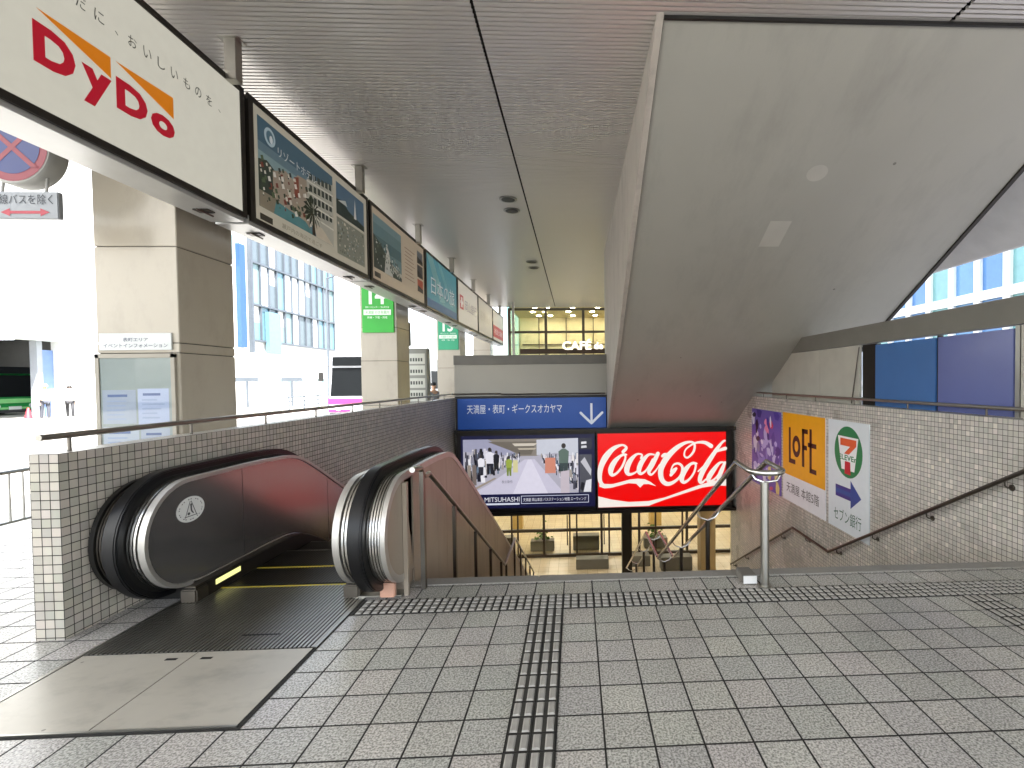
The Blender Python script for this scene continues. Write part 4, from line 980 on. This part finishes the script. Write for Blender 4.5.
# 4
t, P, a0, a1, b0, b1 = adbox(3, 'light blue advertising box with pale outlined characters, fourth in the row', '#58a0ae', .38)
mb = MB(); R_(a0, a1, b0, b0+.20, '#2c6fa8'); Q_([(a0, b1), (a0+.5, b1), (a0+1.6, b0+.3), (a0+1.1, b0+.25)], '#8cc3c6', .0035); Q_([(a0+.9, b1), (a0+1.2, b1), (a0+2.4, b0+.3), (a0+2.1, b0+.3)], '#79b7be', .0035); mb.build('coloured_fields', t)
text(P, '日本の旅', 11.72, 13.92, 3.60, 4.02, .006, cm('#3d5a68', .2), t, bold=.0); text(P, '日本の旅', 11.70, 13.90, 3.62, 4.04, .009, cm('#e8eef0', .3), t, bold=.0)
# 5
t, P, a0, a1, b0, b1 = adbox(4, 'white advertising box with a red square emblem and grey writing, fifth in the row', '#e0d9cc', .5)
mb = MB(); P.rect(mb, 14.58, 15.05, 3.70, 4.12, .003, cm('#c4213a', .3)); P.rect(mb, 14.72, 14.91, 3.76, 4.06, .005, cm('#f0e6e0', .4)); P.rect(mb, 14.64, 14.99, 3.86, 3.95, .006, cm('#f0e6e0', .4)); mb.build('emblem', t)
text(P, '岡山銀行', 15.25, 17.0, 3.72, 4.05, .003, cm('#6a5f74', .1), t, bold=.0)
# 6
t, P, a0, a1, b0, b1 = adbox(5, 'cream advertising box with faint writing, sixth in the row', '#d8d0c2', .45)
text(P, '医療法人', 17.7, 19.8, 3.75, 4.1, .003, cm('#a89f96', .1), t)
# 7
t, P, a0, a1, b0, b1 = adbox(6, 'white advertising box with a red lower band, farthest in the row', '#ddd2c4', .45)
mb = MB(); P.rect(mb, a0, a1, b0+.12, b0+.62, .003, cm('#c8202c', .35)); mb.build('red_band', t)
text(P, '地酒と味噌', a0+.3, a1-.3, b0+.25, b0+.5, .006, cm('#f3e6e0', .4), t, bold=.0)

# ------------------------------------------------------------------ café front at the far end
t = thing('cafe_front', (1, 22.4, 0), 'glazed cafe front with warm yellow lighting and white cafe lettering at the far end', 'cafe')
fm = pm('cafe_frame', '#6a6252', .45, metal=.3)
mb = MB()
for x in (-3.0, -1.33, .39, 2.2, 4.0, 5.8, 7.2): mb.box(x-.06, x+.06, 22.35, 22.47, 0, 4.86, fm)
for z_ in (3.76, 4.8): mb.box(-3.0, 7.2, 22.36, 22.46, z_-.05, z_+.05, fm)
mb.build('mullions', t)
mb = MB(); mb.box(-2.95, 7.1, 22.42, 22.43, .1, 4.75, glass('cafe_glass', (.96, .93, .82))); mb.build('pane', t)
mb = MB(); mb.box(-2.5, 7.2, 22.2, 22.34, 2.75, 2.98, pm('cafe_fascia', '#4a3a2c', .5)); mb.build('sign_band', t)
yw = pm('cafe_wall', '#e6dcb8', .6, var=.05)
mb = MB(); mb.box(-3.1, 7.2, 27.0, 27.2, 0, 6, yw); mb.box(-3.12, -3.02, 22.5, 27, 0, 6, glass('corner_glass', (.55, .7, .66))); mb.box(7.2, 7.3, 22.4, 27.2, 0, 6, yw); mb.build('inner_wall', t)
mb = MB(); mb.box(-3.1, 7.3, 22.48, 27.2, 5.0, 5.2, pm('cafe_ceiling', '#d9caa0', .7)); mb.build('inner_ceiling', t)
mb = MB()
for z_ in (2.9, 3.5): mb.box(-2.9, 7.1, 26.9, 26.98, z_, z_+.05, fm)
for x in (-2, -.5, 1.0, 2.5, 4): mb.box(x, x+.04, 26.88, 26.99, 2.2, 5, fm)
mb.build('shelving', t)
lampm = pm('cafe_lamp', (1, .97, .86), .5, emit=110)
for x in (-2.2, -1.6, -.4, .8, 1.6, 3, 4.5, 6):
    for y in (23.4, 24.6, 26):
        mb = MB(); mb.lathe((x+.15*y % .4, y, 4.985), 'z', [(.11, 0), (.11, .013)], lampm, 16); mb.build('ceiling_lamp', t)
P = Pl((0, 22.19, 0), (1, 0, 0), (0, 0, 1)); lit = cm('#fff6dc', 2.5)
text(P, 'CAFÉ', -.58, .74, 2.92, 3.40, .02, lit, t, bold=.03); text(P, 'de', .86, 1.28, 2.94, 3.26, .02, lit, t, bold=.03)
text(P, 'CRIÉ', 1.45, 2.75, 2.92, 3.40, .02, lit, t, bold=.03)
mb = MB(); mb.box(-3.1, 7.4, 22.36, 34, 5.4, 24, wb); mb.box(-3.1, 7.4, 27.3, 34, 0, 5.4, wb); mb.build('building_above', t)
for x, l in ((-2.62, 'pale steel mullion post at the left corner of the cafe front'),):
    tag(MB().box(x-.05, x+.05, 20.8, 20.9, 0, 4.88, steel).build('corner_post'), l, 'post')

# ------------------------------------------------------------------ left outside: fence, sign, street side
t = thing('bar_fence', (-4.95, 6, 0), 'low grey fence of thin vertical bars between the pavement and the street', 'fence')
fx_ = -4.95
mb = MB(); mb.tube([(fx_, 1.5, .76), (fx_, 10.9, .76)], .018, steel, 8); mb.tube([(fx_, 1.5, .32), (fx_, 10.9, .32)], .012, steel, 8); mb.build('fence_rail', t)
y = 1.6; n_ = 0
while y < 10.9 and n_ < 95: mb = MB(); mb.tube([(fx_, y, .32 if n_ % 12 else 0), (fx_, y, .75)], .008 if n_ % 12 else .02, steel, 6); mb.build('fence_bar', t); y += .105; n_ += 1
t = thing('no_stopping_sign', (-5.3, 4.6, 0), 'round blue and red sign box over a white plate with a red double arrow', 'sign')
sx_, sy_, sz_ = -4.99, 4.6, 3.64
grey = pm('sign_box_grey', '#a3a39f', .5)
mb = MB(); mb.lathe((sx_, sy_, sz_), 'y', [(.315, .17), (.325, .15), (.325, .02), (.31, 0)], grey, 40); mb.build('round_box', t)
P = Pl((sx_, sy_, sz_), (1, 0, 0), (0, 0, 1))
mb = MB(); P.ell(mb, 0, 0, .30, .30, .004, cm('#7c1c2c')); P.ell(mb, 0, 0, .235, .235, .006, cm('#1c2b66'))
for s_ in (1, -1): P.poly(mb, [(-.19*s_-.03, -.18), (-.19*s_+.03, -.18), (.19*s_+.03, .18), (.19*s_-.03, .18)][::1 if s_ > 0 else -1], .008 if s_ > 0 else .009, cm('#7c1c2c'))
mb.build('sign_face', t)
mb = MB(); mb.box(-5.22, -4.62, 4.6, 4.65, 3.01, 3.25, pm('sub_plate', '#8b8f93', .5)); mb.build('sub_plate', t, bevel=.006)
text(Pl((0, 4.6, 0), (1, 0, 0), (0, 0, 1)), '路線バスを除く', -5.20, -4.66, 3.135, 3.225, .004, cm('#1c2430'), t, bold=.0)
mb = MB(); P = Pl((0, 4.6, 0), (1, 0, 0), (0, 0, 1))
P.rect(mb, -5.03, -4.77, 3.052, 3.078, .004, cm('#a02436')); P.poly(mb, [(-4.77, 3.03), (-4.69, 3.065), (-4.77, 3.10)], .004, cm('#a02436')); P.poly(mb, [(-5.03, 3.03), (-5.03, 3.10), (-5.11, 3.065)], .004, cm('#a02436')); mb.build('double_arrow', t)
mb = MB(); mb.tube([(-6.1, 4.7, 0), (-6.1, 4.7, 4.1)], .045, grey, 14); mb.tube([(-6.1, 4.7, 3.66), (-5.5, 4.7, 3.66)], .025, grey, 10); mb.tube([(-6.1, 4.7, 3.1), (-5.6, 4.64, 3.1)], .02, grey, 10)
for x in (-5.16, -4.78): mb.tube([(x, 4.66, 3.24), (x, 4.68, 3.42)], .012, grey, 8)
mb.build('pole', t)

# timetable stand and display between the pillars
t = thing('timetable_stand', (-4.3, 13.2, 0), 'tall grey stand with white timetable rows behind the second pillar', 'information stand')
mb = MB(); mb.box(-4.58, -3.98, 13.2, 13.5, 0, 2.42, pm('stand_grey', '#8b8d88', .5)); mb.build('cabinet', t, bevel=.01)
P = Pl((0, 13.2, 0), (1, 0, 0), (0, 0, 1)); mb = MB()
for z0_, z1_ in ((2.0, 2.28), (1.70, 1.96), (1.36, 1.62), (1.0, 1.30)): P.rect(mb, -4.53, -4.03, z0_, z1_, .004, cm('#c9ccc4'))
for k_ in range(24): a = -4.49+.07*(k_ % 6); b = 2.07-.31*(k_//6); P.rect(mb, a, a+.045, b, b+.09, .006, cm('#4c524e'))
mb.build('timetable', t)
tag(MB().box(-4.5, -4.25, 12.6, 12.8, 2.45, 3.05, black).build('hanging_display', bevel=.01), 'small black display box seen beside the second pillar', 'display')

# buildings on the far side of the street
gt = [pm('pale_blue_glass', '#587884', .2, var=.1), pm('pale_teal_glass', '#657c7e', .2, var=.1), pm('grey_glass', '#4e585e', .2, var=.1), pm('white_blind', '#c9cfd2', .5)]
t = thing('glass_office_building', (-31, 48, -.5), 'tall white office building with a steel framed blue glass front across the street', 'building')
mb = MB(); mb.box(-45, -31.3, 40, 65.5, -.6, 24, wb); mb.build('wall', t)
mull = pm('mullion_grey', '#454c54', .5)
mb = MB()
for z_ in (5.8, 9.3, 13.4, 17.5): mb.box(-31.3, -31.0, 48.4, 64.4, z_-.09, z_+.09, mull)
for i in range(13): y = 48.4+i*16/12; mb.box(-31.3, -31.05, y-.07, y+.07, 5.8, 17.6, mull)
mb.box(-31.3, -30.9, 48.1, 48.35, 4.6, 22, mull); mb.build('facade_frame', t)
rnd = random.Random(2)
for i in range(12):
    for j in range(3):
        y = 48.4+i*16/12; mb = MB(); mb.box(-31.25, -31.2, y+.12+.2*rnd.random(), y+16/12-.1, (5.9, 9.4, 13.5)[j], (9.2, 13.3, 17.4)[j]-(0 if rnd.random() < .8 else 1.6), gt[rnd.randrange(4)]); mb.build('window', t)
for y in (50.3,):
    mb = MB(); mb.box(-31.1, -30.7, y, y+1.9, 4.6, 8.8, gt[0]); mb.build('bay_window', t)
mb = MB(); mb.box(-31.28, -31.1, 49, 63.5, .3, 2.1, gt[1])
for i in range(11): mb.box(-31.1, -31.0, 49+i*1.4, 49.3+i*1.4, .3, 2.1, wb)
mb.build('ground_floor_glazing', t)
mb = MB(); mb.box(-31.28, -30.9, 46.5, 47.3, 5.0, 14.6, pm('blue_banner', '#25467c', .5)); mb.build('banner', t)
mb = MB(); mb.box(-31.28, -31.1, 44.6, 46.0, 13.0, 15.2, gt[1]); mb.build('window', t)
t = facade('white_office_building', -29.5, 1, 66.5, 77, 17, 6, 4, 'white office building with small dark windows beyond the blue glass front', wb, [pm('window_slate', '#3b444c', .2)], zb=2, piers=.55)
t = thing('bus_terminal', (-27, 20, -.5), 'big white bus terminal building with a wide dark vehicle opening across the street', 'building')
mb = MB(); mb.box(-27.4, -27.0, -40, 36.6, 3.85, 24, wb); mb.box(-27.4, -27.0, 26.65, 36.6, -.6, 3.85, wb); mb.box(-44, -27.4, -40, 34.6, 6, 6.3, wb); mb.build('wall', t)
mb = MB(); mb.box(-27.0, -26.4, -40, 36.6, 3.83, 3.97, pm('canopy_edge', '#b9c6c8', .5)); mb.build('canopy', t)
mb = MB(); mb.box(-44, -43.6, -40, 34.6, -.6, 6, pm('depot_wall', '#5f5d58', .8)); mb.box(-43.6, -27.4, 34.2, 34.6, -.6, 6, pm('depot_wall', '#5f5d58')); mb.box(-43.6, -27.4, -40, 34.6, 4.6, 4.8, pm('depot_ceiling', '#4a4a48', .8)); mb.build('interior', t)
for y in (10, 16, 20, 23, 26, 29, 32):
    for x in (-30, -36): mb = MB(); mb.box(x-.8, x+.8, y-.15, y+.15, 4.5, 4.59, pm('depot_lamp', '#f4f8ff', .5, emit=28)); mb.build('ceiling_lamp', t)
mb = MB(); mb.box(-27.35, -27.0, 25.6, 25.85, -.2, 3.83, pm('post_grey', '#8a8f96', .5)); mb.build('door_post', t)
mb = MB(); mb.box(-27.5, -27.3, 25.9, 26.64, -.2, 3.4, pm('shutter_blue', '#6f88b8', .5)); mb.build('side_door', t)
# street furniture seen through the gap: bollards far off
for k_, (x, y) in enumerate(((-22, 33.5), (-20.5, 36))):
    tag(MB().box(x-.06, x+.06, y-.06, y+.06, -.4, 1.9, mull).box(x-.7, x+.7, y-.05, y+.05, 1.7, 2.0, mull).build('street_sign'), ['grey street sign post across the road, left one of two', 'grey street sign post across the road, right one of two'][k_], 'sign post')

# ------------------------------------------------------------------ buses
def bus(cx, cy, ang, z, label, body, accent, W=2.45, H=2.95, L=9.5, led=True):
    """front looks towards local -y"""
    t = thing('bus', (cx, cy, z), label, 'bus'); t.rotation_euler = (0, 0, ang)
    def B(mb, name, par=t, **k_):
        # local coords -> build with root at origin
        o = mb.build(name, None, loc=(0, 0, 0), **k_); o.location = (0, 0, 0); o.parent = par; return o
    h = W/2
    mb = MB(); mb.prism([(0, .32), (0, 1.05), (.06, 1.9), (.16, H-.1), (.3, H), (L-.2, H), (L, H-.15), (L, .32)], -h, body, 'x', h); B(mb, 'body', bevel=.06)
    mb = MB(); mb.box(-h-.012, h+.012, -.014, L+.012, .78, 1.02, accent); mb.box(-h-.012, h+.012, -.016, 2, .45, .56, accent); B(mb, 'stripe')
    gm_ = pm('bus_glass', '#0b0e10', .5, spec=.12)
    mb = MB(); mb.keep = False; mb.add([(-h+.1, -.02, 1.12), (h-.1, -.02, 1.12), (h-.14, .10, 2.32), (-h+.14, .10, 2.32), (-h+.1, .1, 1.12), (h-.1, .1, 1.12), (h-.14, .2, 2.32), (-h+.14, .2, 2.32)], [(0, 1, 2, 3), (0, 4, 5, 1), (3, 2, 6, 7), (0, 3, 7, 4), (1, 5, 6, 2), (4, 7, 6, 5)], gm_); B(mb, 'windscreen')
    for s_ in (-1, 1):
        a, b = sorted((s_*(h-.02), s_*(h+.015))); 
        for k_ in range(6): mb = MB(); mb.box(a, b, .9+k_*1.35, 2.1+k_*1.35, 1.3, 2.3, gm_); B(mb, 'side_window')
        mb = MB(); mb.lathe((s_*(h-.42), -.0, .62), 'y', [(.12, -.03), (.12, .02)], pm('headlamp', '#d8dde0', .2), 16); B(mb, 'headlight')
        mb = MB(); mb.tube([(s_*(h-.05), .1, 2.4), (s_*(h+.2), -.15, 2.35), (s_*(h+.2), -.15, 2.1)], .02, black, 6); mb.box(s_*(h+.2)-.09, s_*(h+.2)+.09, -.2, -.12, 1.75, 2.12, black); B(mb, 'mirror')
        for yy in (2.2, L-2.4):
            mb = MB(); mb.lathe((s_*(h-.15)-.12, yy, .48), 'x', [(.40, 0), (.48, .03), (.48, .21), (.40, .24)], rubber, 24); B(mb, 'wheel')
    mb = MB(); mb.box(-h+.2, h-.2, .0, .16, 2.40, 2.78, gm_); B(mb, 'display_box')
    if led:
        B(text(Pl((0, 0, 0), (1, 0, 0), (0, 0, 1)), '81', .05, .50, 2.47, 2.72, -.004, pm('led_orange', '#ff9a1e', .4, emit=1.3), None, bold=.03), 'lit_display')
    mb = MB(); mb.box(-.3, .3, -.03, -.005, .42, .60, cm('#e8ece8')); B(mb, 'number_plate')
    mb = MB(); mb.box(-h+.05, h-.05, -.05, .12, .26, .42, pm('bumper', '#3a3b3c', .5)); B(mb, 'bumper')
    return t
bus(-9.2, 20.9, 0, -.15, 'white city bus with magenta stripes and an orange display waiting in the street', pm('bus_white', '#b9bcc2', .3), pm('bus_magenta', '#8e2a62', .35))
bus(-31, 28.2, math.pi/2, -.15, 'green bus parked inside the dark terminal opening', pm('bus_green', '#0f8a3c', .3), pm('bus_lime', '#8fd88a', .35), H=2.5, led=False)

# ------------------------------------------------------------------ people
def skin_mesh(verts, edges, radii, name, mat, parent, sub=2):
    me = bpy.data.meshes.new(name); me.from_pydata([tuple(v) for v in verts], edges, []); o = bpy.data.objects.new(name, me); COL.objects.link(o)
    sk = o.modifiers.new('s', 'SKIN'); sk.use_smooth_shade = True; sub_ = o.modifiers.new('u', 'SUBSURF'); sub_.levels = sub; sub_.render_levels = sub
    if not me.skin_vertices: me.skin_vertices.new()
    for i, r_ in enumerate(radii):
        me.skin_vertices[0].data[i].radius = (r_, r_) if not isinstance(r_, tuple) else r_
    me.skin_vertices[0].data[0].use_root = True
    bpy.context.view_layer.update(); dg = bpy.context.evaluated_depsgraph_get()
    m2 = bpy.data.meshes.new_from_object(o.evaluated_get(dg)); bpy.data.objects.remove(o)
    m2.materials.clear(); m2.materials.append(mat)
    for p_ in m2.polygons: p_.use_smooth = True
    o = bpy.data.objects.new(name, m2); COL.objects.link(o)
    if parent is not None: o.parent = parent
    return o
skinm = pm('skin', '#c49a7c', .55); hairm = pm('hair_black', '#14110f', .6)
def person(loc, ang, h, label, shirt, trousers, hat=None, stride=.12):
    t = thing('person', loc, label, 'person'); t.rotation_euler = (0, 0, ang); k = h/1.7
    V = [(0, 0, .95), (0, 0, 1.15), (0, 0, 1.38), (0, 0, 1.47), (0, -.02, 1.56), (0, -.01, 1.66),
         (.10, 0, .88), (.11, -stride, .50), (.11, -stride*.7, .09), (.11, -stride*.7-.14, .04),
         (-.10, 0, .88), (-.11, stride, .50), (-.11, stride*1.6, .10), (-.11, stride*1.6-.13, .05),
         (.19, 0, 1.36), (.24, .03, 1.10), (.23, -.10, .88), (.22, -.14, .80), (-.19, 0, 1.36), (-.24, .02, 1.10), (-.23, -.06, .86), (-.22, -.10, .78),
         (.22, -.17, .74), (.20, -.16, .75), (.24, -.16, .75), (-.22, -.12, .72), (-.20, -.12, .73), (-.24, -.11, .73), (.19, -.16, .80), (-.19, -.12, .78)]
    E = [(0, 1), (1, 2), (2, 3), (3, 4), (4, 5), (0, 6), (6, 7), (7, 8), (8, 9), (0, 10), (10, 11), (11, 12), (12, 13), (2, 14), (14, 15), (15, 16), (16, 17), (2, 18), (18, 19), (19, 20), (20, 21), (17, 22), (17, 23), (17, 24), (21, 25), (21, 26), (21, 27), (17, 28), (21, 29)]
    Rr = [(.13, .10), (.115, .09), (.14, .09), .05, .078, .085, .08, .055, .038, .035, .08, .055, .038, .035, .05, .038, .028, .028, .05, .038, .028, .028, .009, .009, .009, .009, .009, .009, .010, .010]
    V = [(a*k, b*k, c*k) for a, b, c in V]; Rr = [tuple(q_*k for q_ in r_) if isinstance(r_, tuple) else r_*k for r_ in Rr]
    skin_mesh(V, E, Rr, 'body', skinm, t)
    iv = [0, 1, 2, 14, 15, 18, 19]; ie = [(0, 1), (1, 2), (2, 3), (3, 4), (2, 5), (5, 6)]
    skin_mesh([V[i] for i in iv], ie, [(.155*k, .12*k), (.14*k, .11*k), (.165*k, .115*k), .068*k, .055*k, .068*k, .055*k], 'shirt', shirt, t)
    iv = [0, 6, 7, 8, 10, 11, 12]; ie = [(0, 1), (1, 2), (2, 3), (0, 4), (4, 5), (5, 6)]
    skin_mesh([V[i] for i in iv], ie, [(.15*k, .12*k), .095*k, .072*k, .06*k, .095*k, .072*k, .06*k], 'trousers', trousers, t)
    mb = MB()
    for (cx_, cz_, r_, ys_) in ((0, 1.645, .108, 0),):
        mb.lathe((0, .012*k, (cz_-.03)*k), 'z', [(.10*k, 0), (.108*k, .05*k), (.09*k, .10*k), (.05*k, .13*k), (.01*k, .137*k)], hairm if hat is None else hat, 18)
    if hat: mb.lathe((0, -.02*k, (1.63)*k), 'z', [(.13*k, 0), (.13*k, .01*k)], hat, 18)
    o = mb.build('hair' if hat is None else 'cap', None, loc=(0, 0, 0)); o.location = (0, 0, 0); o.parent = t
    mb = MB()
    mb.tube([(0, -.085*k, 1.615*k), (0, -.112*k, 1.60*k), (0, -.09*k, 1.588*k)], .012*k, skinm, 6)
    for s_ in (-1, 1): mb.lathe((s_*.032*k, -.088*k, 1.63*k), 'y', [(.010*k, -.004), (.010*k, .01)], black, 8); mb.lathe((s_*.085*k, 0, 1.61*k), 'x', [(.02*k, -.01), (.02*k, .01)], skinm, 8)
    mb.tube([(-.022*k, -.088*k, 1.56*k), (0, -.092*k, 1.557*k), (.022*k, -.088*k, 1.56*k)], .005*k, pm('lips', '#8d5348'), 6)
    o = mb.build('face', None, loc=(0, 0, 0)); o.location = (0, 0, 0); o.parent = t
    return t
wsh = pm('white_shirt', '#d9dadb', .8); dtr = pm('dark_trousers', '#3c3f48', .8)
person((-26.0, 24.93, -.15), R(70), 1.76, 'person in white shirt and cap standing beside the terminal opening', wsh, dtr, hat=pm('white_cap', '#d9d9d8', .7), stride=.03)
person((-26.0, 26.1, -.15), R(40), 1.66, 'person in a white top and dark trousers walking past the white terminal wall', wsh, pm('black_trousers', '#2b2c30', .8), stride=.16)
person((-4.62, 16.0, 0), R(60), 1.47, 'dark haired person in a grey top passing behind the low mosaic wall', pm('grey_shirt', '#8a8c90', .8), dtr)
t = thing('traffic_cone', (-26.6, 24.55, -.15), 'red cone beside the green bus at the terminal opening', 'cone')
mb = MB(); mb.lathe((-26.6, 24.75, -.15), 'z', [(.17, .03), (.04, .62), (.02, .64)], pm('cone_red', '#c8323c', .5), 20); mb.build('cone_body', t)
mb = MB(); mb.box(-26.8, -26.4, 24.55, 24.95, -.15, -.12, pm('cone_red', '#c8323c')); mb.build('cone_foot', t)

# guard rails, kerb line and lamp posts along the far side of the street
for k_, (y0, y1, l_) in enumerate(((29.5, 36.0, 'nearer'), (38.5, 46.0, 'farther'))):
    t = thing('guard_rail', (-17, (y0+y1)/2, -.15), 'pale grey guard rail along the street seen past the nearest pillar, %s of two' % l_, 'guard rail', 'guard rails along the street')
    mb = MB()
    for z_ in (.35, .62, .88): mb.tube([(-17, y0, z_-.15), (-17, y1, z_-.15)], .03, mull, 8)
    mb.build('rail', t)
    y = y0
    while y <= y1+.01: mb = MB(); mb.tube([(-17, y, -.15), (-17, y, .78)], .045, mull, 8); mb.build('post', t); y += (y1-y0)/4
for k_, (x, y) in enumerate(((-16.4, 33.0), (-15.6, 52.0))):
    t = thing('street_lamp', (x, y, -.15), ['slim grey street lamp post across the street, nearer one', 'slim grey street lamp post across the street, farther one'][k_], 'street lamp', 'street lamps')
    mb = MB(); mb.tube([(x, y, -.15), (x, y, 4), (x, y, 8.5)], [.09, .07, .05], mull, 10); mb.build('pole', t)
    mb = MB(); mb.tube([(x, y, 8.45), (x+.8, y, 8.7), (x+1.6, y, 8.7)], [.05, .05, .09], mull, 8); mb.build('lamp_head', t)
mb = MB(); mb.box(-17.9, -17.7, -40, 90, -.15, -.02, concrete); mb.box(-400, -17.9, -40, 90, -.148, -.03, pm('far_pavement', '#9a9890', .85)); struct(mb.build('far_pavement'))
